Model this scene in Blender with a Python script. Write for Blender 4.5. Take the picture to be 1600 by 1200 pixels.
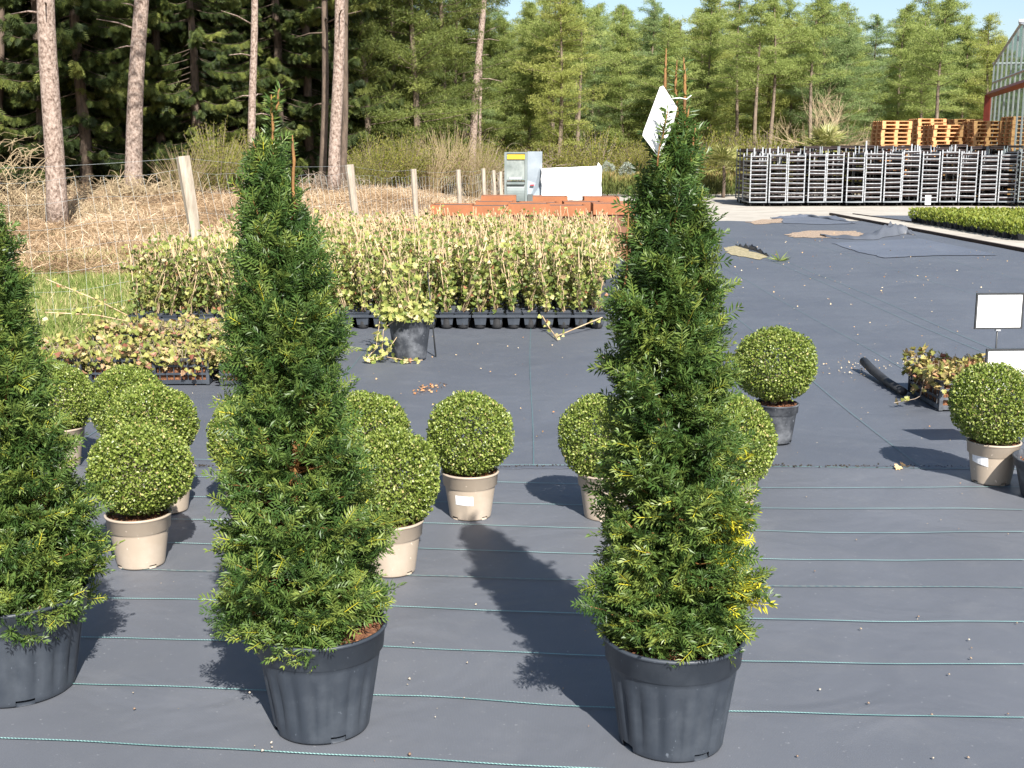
import bpy, math, random
import numpy as np
from mathutils import Vector, Matrix

for o in list(bpy.data.objects):
    bpy.data.objects.remove(o, do_unlink=True)
SC = bpy.context.scene
COL = SC.collection
random.seed(7)
RNG = np.random.default_rng(7)
R = math.radians

# ---------------------------------------------------------------- camera, light, exposure
CAM_H, FPX, PITCH = 1.70, 1900.0, math.atan(360 / 1900)
cam_data = bpy.data.cameras.new('camera')
cam_data.sensor_width = 36.0
cam_data.lens = 36.0 * FPX / 1600
cam_data.clip_start, cam_data.clip_end = 0.05, 4000
cam = bpy.data.objects.new('camera', cam_data)
cam.location = (0, 0, CAM_H)
cam.rotation_euler = (R(90) - PITCH, 0, 0)
COL.objects.link(cam)
SC.camera = cam

SUN_DIR = Vector((-0.29, 1.0, 0)).normalized() * math.cos(R(40)) + Vector((0, 0, -math.sin(R(40))))
world = bpy.data.worlds.new('World')
SC.world = world
world.use_nodes = True
wn = world.node_tree
bg = wn.nodes['Background']
sky = wn.nodes.new('ShaderNodeTexSky')
sky.sky_type = 'NISHITA'
sky.sun_disc = False
sky.sun_elevation = R(40)
sky.sun_rotation = math.atan2(-SUN_DIR.x, -SUN_DIR.y)
sky.altitude = 50
sky.air_density, sky.dust_density, sky.ozone_density = 1.0, 1.2, 1.5
wn.links.new(sky.outputs[0], bg.inputs[0])
bg.inputs[1].default_value = 0.075
sun_data = bpy.data.lights.new('sun', 'SUN')
sun_data.energy = 5.0
sun_data.angle = R(0.53)
sun_data.color = (1.0, 0.955, 0.88)
sun = bpy.data.objects.new('sun', sun_data)
sun.rotation_euler = SUN_DIR.to_track_quat('-Z', 'Y').to_euler()
sun.location = (5, -10, 20)
COL.objects.link(sun)
SC.view_settings.view_transform = 'Standard'
SC.view_settings.look = 'None'
SC.view_settings.exposure = 1.12
SC.view_settings.gamma = 1.0
SC.view_settings.use_curve_mapping = False
SC.cycles.max_bounces = 6
SC.cycles.transparent_max_bounces = 6

# ---------------------------------------------------------------- pixel -> place helpers (photo is 1600 x 1200)
CP, SP = math.cos(PITCH), math.sin(PITCH)
def ray(px, py):
    u, v = (px - 800) / FPX, (py - 600) / FPX
    return (u, CP - v * SP, -SP - v * CP)
def G(px, py, z=0.0):                      # point on the level z
    d = ray(px, py); t = (z - CAM_H) / d[2]
    return Vector((d[0] * t, d[1] * t, z))
def P(px, py, Y):                          # point on the upright plane at distance Y
    d = ray(px, py); t = Y / d[1]
    return Vector((d[0] * t, Y, CAM_H + d[2] * t))
def mpp(Y, z=0.5):                         # metres per photo pixel at distance Y
    return (Y * CP + (CAM_H - z) * SP) / FPX
def X_at(px, Y, z=0.0):
    return (px - 800) * mpp(Y, z)

def sstep(t):
    t = np.clip(t, 0, 1)
    return t * t * (3 - 2 * t)
FENCE = np.array([(-9.0, 6.0), (-6.0, 10.4), (-4.65, 12.1), (-3.57, 13.5), (-2.6, 19.7), (-1.93, 23.9), (-1.24, 28.4), (-0.77, 31.6), (-0.5, 33.5), (-0.3, 46), (0.0, 62), (2.0, 70), (6, 200)])
def terrain(x, y):
    x = np.asarray(x, float); y = np.asarray(y, float)
    fx = np.interp(y, FENCE[:, 1], FENCE[:, 0])
    d = fx - x
    h = 0.50 * sstep((y - 22) / 14) * sstep(d / 4)
    h = h + 0.10 * np.sin(x * 0.9 + 1.3) * np.sin(y * 0.7) * sstep(d / 3) * sstep((y - 12) / 8)
    h = h + 0.35 * sstep((y - 56) / 12) * sstep((x - fx) / 4)
    return h
def th(x, y):
    return float(terrain(x, y))

# ---------------------------------------------------------------- materials
def new_mat(name):
    m = bpy.data.materials.new(name); m.use_nodes = True
    nt = m.node_tree
    return m, nt, nt.nodes['Principled BSDF']
def setv(node, **kw):
    for k, v in kw.items():
        node.inputs[k.replace('_', ' ')].default_value = v
def ramp(nt, stops, fac=None, interp='LINEAR'):
    r = nt.nodes.new('ShaderNodeValToRGB'); cr = r.color_ramp; cr.interpolation = interp
    while len(cr.elements) > 1: cr.elements.remove(cr.elements[-1])
    for i, (p, c) in enumerate(stops):
        e = cr.elements[0] if i == 0 else cr.elements.new(p)
        e.position = p; e.color = (c[0], c[1], c[2], 1)
    if fac is not None: nt.links.new(fac, r.inputs[0])
    return r
def noise(nt, scale, detail=4, rough=0.55, vec=None, dist=0.0):
    n = nt.nodes.new('ShaderNodeTexNoise')
    setv(n, Scale=scale, Detail=detail, Roughness=rough, Distortion=dist)
    if vec is not None: nt.links.new(vec, n.inputs['Vector'])
    return n
def coords(nt, scale=(1, 1, 1), kind='Object'):
    t = nt.nodes.new('ShaderNodeTexCoord'); m = nt.nodes.new('ShaderNodeMapping')
    m.inputs['Scale'].default_value = scale
    nt.links.new(t.outputs[kind], m.inputs[0])
    return m.outputs[0]
def bump(nt, bsdf, height, strength=0.3, dist=0.01):
    b = nt.nodes.new('ShaderNodeBump')
    b.inputs['Strength'].default_value = strength; b.inputs['Distance'].default_value = dist
    nt.links.new(height, b.inputs['Height']); nt.links.new(b.outputs[0], bsdf.inputs['Normal'])
    return b
def mix_rgb(nt, fac, a, b, mode='MIX'):
    m = nt.nodes.new('ShaderNodeMix'); m.data_type = 'RGBA'; m.blend_type = mode
    for s, v in ((0, fac), (6, a), (7, b)):
        if hasattr(v, 'node'): nt.links.new(v, m.inputs[s])
        elif s == 0: m.inputs[0].default_value = v
        else: m.inputs[s].default_value = (*v, 1)
    return m.outputs[2]

def mat_noise(name, stops, scale=3.0, rough=0.7, detail=5, bump_s=0.2, bump_d=0.01, stretch=(1, 1, 1), metal=0.0, spec=0.5, kind='Object', bscale=None):
    m, nt, b = new_mat(name)
    v = coords(nt, stretch, kind)
    n = noise(nt, scale, detail, 0.6, v)
    r = ramp(nt, stops, n.outputs[0])
    nt.links.new(r.outputs[0], b.inputs['Base Color'])
    setv(b, Roughness=rough, Metallic=metal)
    b.inputs['Specular IOR Level'].default_value = spec
    if bump_s:
        n2 = noise(nt, bscale or scale * 4, 4, 0.6, v)
        bump(nt, b, n2.outputs[0], bump_s, bump_d)
    return m
def mat_leaf(name, stops, rough=0.45, trans=0.25, spec=0.4, tcol=None):
    m, nt, b = new_mat(name)
    a = nt.nodes.new('ShaderNodeAttribute'); a.attribute_name = 'v'
    r = ramp(nt, stops, a.outputs['Fac'])
    nt.links.new(r.outputs[0], b.inputs['Base Color'])
    setv(b, Roughness=rough); b.inputs['Specular IOR Level'].default_value = spec
    if trans > 0:
        t = nt.nodes.new('ShaderNodeBsdfTranslucent')
        g = mix_rgb(nt, 0.5, r.outputs[0], tcol or (0.25, 0.3, 0.03))
        nt.links.new(g, t.inputs[0])
        mx = nt.nodes.new('ShaderNodeMixShader'); mx.inputs[0].default_value = trans
        nt.links.new(b.outputs[0], mx.inputs[1]); nt.links.new(t.outputs[0], mx.inputs[2])
        nt.links.new(mx.outputs[0], nt.nodes['Material Output'].inputs[0])
    return m

M = {}
M['yew'] = mat_leaf('yew_needles', [(0, (0.019, 0.044, 0.012)), (0.35, (0.046, 0.096, 0.022)), (0.62, (0.105, 0.165, 0.038)), (0.8, (0.185, 0.235, 0.05)), (0.885, (0.19, 0.24, 0.05)), (0.905, (0.36, 0.37, 0.03)), (1, (0.60, 0.53, 0.04))], rough=0.42, trans=0.2, spec=0.35)
M['yew_stem'] = mat_noise('yew_shoot_bark', [(0.3, (0.13, 0.06, 0.02)), (0.7, (0.30, 0.15, 0.045))], 30, 0.7)
M['box'] = mat_leaf('box_leaves', [(0, (0.045, 0.072, 0.010)), (0.4, (0.155, 0.215, 0.034)), (0.75, (0.30, 0.355, 0.08)), (0.94, (0.44, 0.45, 0.17)), (0.96, (0.42, 0.35, 0.13)), (1, (0.45, 0.36, 0.16))], rough=0.38, trans=0.25, spec=0.5, tcol=(0.22, 0.32, 0.04))
M['ivy'] = mat_leaf('ivy_leaves', [(0, (0.05, 0.085, 0.02)), (0.35, (0.15, 0.20, 0.045)), (0.6, (0.33, 0.34, 0.09)), (0.8, (0.50, 0.46, 0.19)), (0.9, (0.58, 0.49, 0.30)), (1, (0.34, 0.15, 0.08))], rough=0.5, trans=0.25, spec=0.4, tcol=(0.45, 0.42, 0.08))
M['ivy_red'] = mat_leaf('reddened_ivy_leaves', [(0, (0.08, 0.09, 0.03)), (0.3, (0.24, 0.25, 0.06)), (0.55, (0.42, 0.36, 0.13)), (0.75, (0.42, 0.22, 0.13)), (1, (0.22, 0.06, 0.04))], rough=0.5, trans=0.2, tcol=(0.4, 0.3, 0.08))
M['ivy_low'] = mat_leaf('mixed_low_ivy', [(0, (0.07, 0.10, 0.025)), (0.3, (0.19, 0.22, 0.05)), (0.55, (0.36, 0.34, 0.10)), (0.72, (0.44, 0.34, 0.18)), (0.85, (0.34, 0.17, 0.10)), (1, (0.20, 0.07, 0.045))], rough=0.5, trans=0.2, tcol=(0.42, 0.34, 0.08))
M['cane'] = mat_noise('bamboo_cane', [(0.3, (0.33, 0.22, 0.12)), (0.7, (0.60, 0.46, 0.29))], 12, 0.6, bump_s=0.1)
M['soil_dark'] = mat_noise('dark_crumbs', [(0.3, (0.012, 0.010, 0.009)), (0.7, (0.05, 0.04, 0.03))], 40, 0.95, bump_s=0)
M['soil'] = mat_noise('potting_bark', [(0.3, (0.05, 0.02, 0.01)), (0.55, (0.22, 0.09, 0.04)), (0.75, (0.40, 0.20, 0.10))], 60, 0.9, bump_s=0.8, bump_d=0.02, bscale=90)
def plastic(name, c, dust, rough, dust_scale=6.0):
    m, nt, b = new_mat(name)
    v = coords(nt)
    n = noise(nt, dust_scale, 6, 0.65, v)
    r = ramp(nt, [(0.45, c), (0.8, dust)], n.outputs[0])
    n3 = noise(nt, 55, 3, 0.6, v)
    r3 = ramp(nt, [(0.68, (0, 0, 0)), (0.74, (1, 1, 1))], n3.outputs[0])
    c2 = mix_rgb(nt, r3.outputs[0], r.outputs[0], tuple(min(1, x * 1.6 + 0.01) for x in dust))
    nt.links.new(c2, b.inputs['Base Color'])
    rr = ramp(nt, [(0.3, (rough,) * 3), (0.8, (min(1, rough + 0.25),) * 3)], n.outputs[0])
    nt.links.new(rr.outputs[0], b.inputs['Roughness'])
    n2 = noise(nt, 5, 2, 0.5, v)
    bump(nt, b, n2.outputs[0], 0.12, 0.01)
    return m
M['blackpot'] = plastic('black_plastic', (0.028, 0.035, 0.047), (0.056, 0.066, 0.082), 0.36)
M['beigepot'] = plastic('taupe_plastic', (0.37, 0.305, 0.24), (0.44, 0.375, 0.31), 0.42)
M['oldpot'] = plastic('weathered_black_plastic', (0.03, 0.034, 0.042), (0.17, 0.18, 0.20), 0.5, 9)
M['white'] = mat_noise('white_card', [(0.3, (0.80, 0.80, 0.79)), (0.7, (0.85, 0.85, 0.85))], 4, 0.5, bump_s=0.0)
M['sticker'] = mat_noise('printed_sticker', [(0.40, (0.62, 0.63, 0.66)), (0.52, (0.82, 0.82, 0.83))], 90, 0.5, bump_s=0, stretch=(1, 1, 3))
M['frame'] = mat_noise('dark_sign_frame', [(0.3, (0.02, 0.022, 0.025)), (0.7, (0.04, 0.042, 0.045))], 10, 0.4, bump_s=0)
M['bark'] = mat_noise('pine_bark', [(0.34, (0.10, 0.065, 0.05)), (0.46, (0.25, 0.185, 0.15)), (0.62, (0.38, 0.30, 0.255))], 13, 0.9, bump_s=1.0, bump_d=0.04, stretch=(1.3, 1.3, 0.9), bscale=18)
M['bark_dark'] = mat_noise('dark_bark', [(0.3, (0.05, 0.037, 0.028)), (0.7, (0.16, 0.115, 0.085))], 8, 0.9, bump_s=0.7, bump_d=0.02, stretch=(1.5, 1.5, 0.4))
M['bark_larch'] = mat_noise('larch_bark', [(0.3, (0.10, 0.075, 0.055)), (0.7, (0.25, 0.19, 0.14))], 7, 0.9, bump_s=0.6, stretch=(1.5, 1.5, 0.4))
M['spruce'] = mat_leaf('spruce_needles', [(0, (0.014, 0.026, 0.009)), (0.45, (0.050, 0.072, 0.018)), (0.8, (0.13, 0.155, 0.035)), (1, (0.21, 0.225, 0.055))], rough=0.6, trans=0.15, spec=0.25)
M['larch'] = mat_leaf('larch_needles', [(0, (0.16, 0.205, 0.06)), (0.5, (0.29, 0.345, 0.10)), (1, (0.43, 0.48, 0.17))], rough=0.65, trans=0.4, spec=0.2, tcol=(0.26, 0.40, 0.08))
M['larch_blue'] = mat_leaf('bluish_larch_needles', [(0, (0.13, 0.19, 0.075)), (0.5, (0.235, 0.305, 0.12)), (1, (0.36, 0.43, 0.19))], rough=0.65, trans=0.4, spec=0.2, tcol=(0.22, 0.38, 0.12))
M['larch_warm'] = mat_leaf('young_larch_needles', [(0, (0.20, 0.225, 0.055)), (0.5, (0.335, 0.36, 0.095)), (1, (0.46, 0.47, 0.16))], rough=0.65, trans=0.4, spec=0.2, tcol=(0.3, 0.4, 0.07))
M['larch_deep'] = mat_leaf('mid_green_conifer_needles', [(0, (0.05, 0.075, 0.02)), (0.5, (0.125, 0.16, 0.04)), (1, (0.26, 0.29, 0.08))], rough=0.6, trans=0.3, spec=0.25)
M['shrub'] = mat_leaf('shrub_leaves', [(0, (0.10, 0.115, 0.02)), (0.5, (0.19, 0.20, 0.035)), (0.85, (0.29, 0.275, 0.06)), (1, (0.32, 0.23, 0.10))], rough=0.6, trans=0.25, spec=0.2)
M['twig'] = mat_noise('pale_twigs', [(0.3, (0.24, 0.17, 0.10)), (0.7, (0.45, 0.36, 0.22))], 5, 0.8, bump_s=0)
M['twig_grey'] = mat_noise('grey_twigs', [(0.3, (0.16, 0.12, 0.09)), (0.7, (0.36, 0.29, 0.22))], 5, 0.8, bump_s=0)
M['bracken'] = mat_leaf('dead_bracken', [(0, (0.14, 0.088, 0.05)), (0.35, (0.34, 0.23, 0.135)), (0.7, (0.53, 0.395, 0.26)), (1, (0.68, 0.59, 0.44))], rough=0.8, trans=0.15, spec=0.1, tcol=(0.5, 0.3, 0.1))
M['grass'] = mat_leaf('meadow_grass', [(0, (0.10, 0.155, 0.03)), (0.45, (0.21, 0.27, 0.07)), (0.7, (0.42, 0.40, 0.17)), (1, (0.58, 0.47, 0.27))], rough=0.6, trans=0.3, spec=0.2)
M['galv'] = mat_noise('galvanised_steel', [(0.3, (0.30, 0.32, 0.35)), (0.7, (0.54, 0.55, 0.57))], 9, 0.42, metal=0.35, bump_s=0.0)
M['galv_dull'] = mat_noise('dull_galvanised_steel', [(0.3, (0.16, 0.18, 0.20)), (0.7, (0.30, 0.32, 0.34))], 3, 0.5, metal=0.25, bump_s=0.0)
M['ply'] = mat_noise('brown_plywood', [(0.3, (0.022, 0.012, 0.012)), (0.7, (0.05, 0.028, 0.026))], 5, 0.6, bump_s=0)
M['rubber'] = mat_noise('black_rubber', [(0.3, (0.015, 0.015, 0.016)), (0.7, (0.035, 0.035, 0.037))], 8, 0.6, bump_s=0.1)
M['pallet'] = mat_noise('fresh_pallet_wood', [(0.3, (0.50, 0.24, 0.09)), (0.7, (0.72, 0.40, 0.19))], 5, 0.75, bump_s=0.3, stretch=(1, 4, 4))
M['corten'] = mat_noise('rust_brown_planter', [(0.3, (0.24, 0.085, 0.032)), (0.6, (0.32, 0.115, 0.044)), (0.8, (0.38, 0.165, 0.075))], 3, 0.55, bump_s=0.05)
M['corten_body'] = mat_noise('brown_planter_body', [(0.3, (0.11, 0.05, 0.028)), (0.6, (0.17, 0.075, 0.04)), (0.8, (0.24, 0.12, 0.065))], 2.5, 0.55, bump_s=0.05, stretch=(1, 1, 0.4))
M['postwood'] = mat_noise('weathered_post_wood', [(0.3, (0.22, 0.18, 0.135)), (0.7, (0.45, 0.39, 0.32))], 5, 0.85, bump_s=0.6, stretch=(4, 4, 0.6))
M['wire'] = mat_noise('fence_wire', [(0.3, (0.42, 0.46, 0.45)), (0.7, (0.62, 0.66, 0.65))], 5, 0.45, metal=0.3, bump_s=0)
M['redsteel'] = mat_noise('red_steel', [(0.3, (0.25, 0.04, 0.025)), (0.7, (0.34, 0.06, 0.04))], 4, 0.5, bump_s=0)
M['alu'] = mat_noise('white_aluminium', [(0.3, (0.42, 0.43, 0.45)), (0.7, (0.55, 0.55, 0.57))], 4, 0.45, bump_s=0)
M['wrap'] = mat_noise('white_pallet_wrap', [(0.3, (0.66, 0.68, 0.72)), (0.5, (0.82, 0.82, 0.83)), (0.7, (0.86, 0.86, 0.86))], 2.5, 0.35, bump_s=0.7, bump_d=0.06, stretch=(0.6, 1, 2), bscale=4)
M['greypaint'] = mat_noise('grey_green_sheet', [(0.3, (0.12, 0.15, 0.15)), (0.7, (0.19, 0.22, 0.22))], 2, 0.45, bump_s=0.05)
M['greylight'] = mat_noise('blue_grey_sheet', [(0.3, (0.20, 0.24, 0.28)), (0.7, (0.29, 0.33, 0.37))], 2, 0.4, bump_s=0.05)
M['greydark'] = mat_noise('dark_grey_sheet', [(0.3, (0.06, 0.07, 0.07)), (0.7, (0.10, 0.11, 0.11))], 2, 0.5, bump_s=0.05)
M['yellow'] = mat_noise('yellow_sign', [(0.3, (0.80, 0.52, 0.02)), (0.7, (0.86, 0.60, 0.03))], 4, 0.5, bump_s=0)
M['orange_ink'] = mat_noise('orange_ink', [(0.3, (0.62, 0.28, 0.02)), (0.7, (0.66, 0.32, 0.02))], 4, 0.5, bump_s=0)
M['black_ink'] = mat_noise('black_ink', [(0.3, (0.02, 0.02, 0.02)), (0.7, (0.03, 0.03, 0.03))], 4, 0.5, bump_s=0)
M['red_paint'] = mat_noise('red_paint', [(0.3, (0.45, 0.02, 0.03)), (0.7, (0.5, 0.03, 0.04))], 4, 0.5, bump_s=0)
M['palm'] = mat_leaf('palm_fronds', [(0, (0.11, 0.14, 0.03)), (0.5, (0.30, 0.31, 0.10)), (1, (0.55, 0.50, 0.26))], rough=0.45, trans=0.15)
M['olive'] = mat_leaf('grey_leaves', [(0, (0.14, 0.17, 0.13)), (0.5, (0.26, 0.30, 0.25)), (1, (0.42, 0.45, 0.40))], rough=0.6, trans=0.1)
M['reed'] = mat_leaf('upright_stems', [(0, (0.05, 0.075, 0.018)), (0.5, (0.12, 0.14, 0.035)), (0.8, (0.22, 0.20, 0.06)), (1, (0.32, 0.20, 0.09))], rough=0.6, trans=0.1)
M['hedge'] = mat_leaf('young_plant_leaves', [(0, (0.07, 0.11, 0.015)), (0.5, (0.15, 0.20, 0.025)), (1, (0.27, 0.29, 0.05))], rough=0.5, trans=0.25)
M['pebble'] = mat_leaf('pebbles', [(0, (0.20, 0.13, 0.09)), (0.5, (0.32, 0.27, 0.21)), (1, (0.48, 0.44, 0.38))], rough=0.8, trans=0)
M['litter'] = mat_leaf('dry_leaf_litter', [(0, (0.34, 0.14, 0.05)), (0.5, (0.55, 0.38, 0.20)), (1, (0.68, 0.58, 0.42))], rough=0.8, trans=0.1, tcol=(0.5, 0.3, 0.1))
# glass of the greenhouse: grey, partly see-through
m, nt, b = new_mat('greenhouse_glass')
setv(b, Roughness=0.12, Base_Color=(0.16, 0.20, 0.18, 1))
b.inputs['Specular IOR Level'].default_value = 0.6
tr = nt.nodes.new('ShaderNodeBsdfTransparent'); tr.inputs[0].default_value = (0.72, 0.78, 0.74, 1)
mx = nt.nodes.new('ShaderNodeMixShader'); mx.inputs[0].default_value = 0.75
nt.links.new(b.outputs[0], mx.inputs[1]); nt.links.new(tr.outputs[0], mx.inputs[2])
nt.links.new(mx.outputs[0], nt.nodes['Material Output'].inputs[0])
M['glass'] = m
# clear hopper window
M['hopper'] = mat_noise('dusty_clear_panel', [(0.35, (0.12, 0.145, 0.14)), (0.6, (0.26, 0.29, 0.28))], 2.2, 0.35, bump_s=0.05)

# woven ground cover
def fabric(name, c1, c2, dustc):
    m, nt, b = new_mat(name)
    v = coords(nt)
    big = noise(nt, 0.55, 5, 0.6, v, 0.6)
    r = ramp(nt, [(0.35, c1), (0.7, c2)], big.outputs[0])
    d = noise(nt, 3.2, 7, 0.72, v, 0.4)
    rd = ramp(nt, [(0.50, (0, 0, 0)), (0.78, (0.32, 0.32, 0.32))], d.outputs[0])
    c = mix_rgb(nt, rd.outputs[0], r.outputs[0], dustc)
    sp = noise(nt, 60, 2, 0.5, v)
    rs = ramp(nt, [(0.70, (0, 0, 0)), (0.76, (0.5, 0.5, 0.5))], sp.outputs[0])
    c = mix_rgb(nt, rs.outputs[0], c, tuple(x * 1.7 for x in dustc))
    w = nt.nodes.new('ShaderNodeTexWave'); w.wave_type = 'BANDS'; w.bands_direction = 'X'
    setv(w, Scale=70.0, Distortion=1.5, Detail=2.0); nt.links.new(v, w.inputs['Vector'])
    w2 = nt.nodes.new('ShaderNodeTexWave'); w2.wave_type = 'BANDS'; w2.bands_direction = 'Y'
    setv(w2, Scale=70.0, Distortion=1.5, Detail=2.0); nt.links.new(v, w2.inputs['Vector'])
    ad = nt.nodes.new('ShaderNodeMath'); ad.operation = 'MULTIPLY'
    nt.links.new(w.outputs['Fac'], ad.inputs[0]); nt.links.new(w2.outputs['Fac'], ad.inputs[1])
    c = mix_rgb(nt, 0.22, c, ramp(nt, [(0, (0.5, 0.5, 0.5)), (1, (1, 1, 1))], ad.outputs[0]).outputs[0], 'MULTIPLY')
    nt.links.new(c, b.inputs['Base Color'])
    setv(b, Roughness=0.55); b.inputs['Specular IOR Level'].default_value = 0.5
    wr = noise(nt, 1.6, 3, 0.5, v, 0.8)
    b1 = nt.nodes.new('ShaderNodeBump'); b1.inputs['Strength'].default_value = 0.5; b1.inputs['Distance'].default_value = 0.05
    nt.links.new(wr.outputs[0], b1.inputs['Height'])
    b2 = nt.nodes.new('ShaderNodeBump'); b2.inputs['Strength'].default_value = 0.25; b2.inputs['Distance'].default_value = 0.002
    nt.links.new(ad.outputs[0], b2.inputs['Height']); nt.links.new(b1.outputs[0], b2.inputs['Normal'])
    nt.links.new(b2.outputs[0], b.inputs['Normal'])
    return m
M['fabric'] = fabric('woven_ground_cover', (0.104, 0.112, 0.131), (0.126, 0.134, 0.154), (0.18, 0.184, 0.193))
M['fabric_far'] = fabric('dark_woven_ground_cover', (0.086, 0.095, 0.116), (0.106, 0.116, 0.137), (0.16, 0.166, 0.18))
M['fabric_new'] = fabric('shiny_woven_patch', (0.10, 0.114, 0.147), (0.13, 0.145, 0.18), (0.18, 0.19, 0.215))
M['concrete'] = mat_noise('yard_concrete', [(0.3, (0.30, 0.275, 0.235)), (0.5, (0.38, 0.35, 0.305)), (0.7, (0.44, 0.41, 0.36))], 1.2, 0.9, bump_s=0.3, detail=8)
M['kerbwood'] = mat_noise('dark_edging_board', [(0.3, (0.022, 0.014, 0.012)), (0.7, (0.06, 0.04, 0.032))], 6, 0.8, bump_s=0.3)
M['gravel'] = mat_noise('bare_gravel', [(0.3, (0.18, 0.13, 0.09)), (0.55, (0.36, 0.27, 0.20)), (0.75, (0.50, 0.40, 0.31))], 25, 0.95, bump_s=0.8, bump_d=0.02)
M['gravel_green'] = mat_noise('weedy_gravel', [(0.3, (0.16, 0.15, 0.07)), (0.55, (0.34, 0.29, 0.18)), (0.75, (0.46, 0.38, 0.27))], 12, 0.95, bump_s=0.8, bump_d=0.02)
# stitched turquoise marking thread
def thread(name, c, scale):
    m, nt, b = new_mat(name)
    v = coords(nt)
    w = nt.nodes.new('ShaderNodeTexWave'); w.wave_type = 'BANDS'; w.bands_direction = 'DIAGONAL'
    setv(w, Scale=scale, Distortion=0.3); nt.links.new(v, w.inputs['Vector'])
    n = noise(nt, 2.5, 3, 0.6, v)
    rn = ramp(nt, [(0.4, (0.3, 0.3, 0.3)), (0.6, (1, 1, 1))], n.outputs[0])
    r = ramp(nt, [(0.25, (0.08, 0.15, 0.16)), (0.5, c)], w.outputs['Fac'])
    cc = mix_rgb(nt, rn.outputs[0], (0.10, 0.19, 0.19), r.outputs[0])
    nt.links.new(cc, b.inputs['Base Color']); setv(b, Roughness=0.6)
    return m
M['thread'] = thread('turquoise_thread', (0.32, 0.54, 0.51), 65)
M['thread_faint'] = thread('faded_turquoise_thread', (0.10, 0.155, 0.175), 12)
M['thread_pale'] = thread('frayed_pale_thread', (0.26, 0.28, 0.24), 18)
# forest floor / open ground
m, nt, b = new_mat('earth_and_litter')
v = coords(nt)
n1 = noise(nt, 0.25, 6, 0.6, v); n2 = noise(nt, 9, 6, 0.7, v)
ra = ramp(nt, [(0.35, (0.10, 0.065, 0.035)), (0.5, (0.26, 0.17, 0.09)), (0.65, (0.15, 0.15, 0.05))], n1.outputs[0])
rb = ramp(nt, [(0.3, (0.45, 0.45, 0.45)), (0.7, (1.3, 1.3, 1.3))], n2.outputs[0])
nt.links.new(mix_rgb(nt, 1.0, ra.outputs[0], rb.outputs[0], 'MULTIPLY'), b.inputs['Base Color'])
setv(b, Roughness=0.95); bump(nt, b, n2.outputs[0], 0.8, 0.05)
M['earth'] = m

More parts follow.
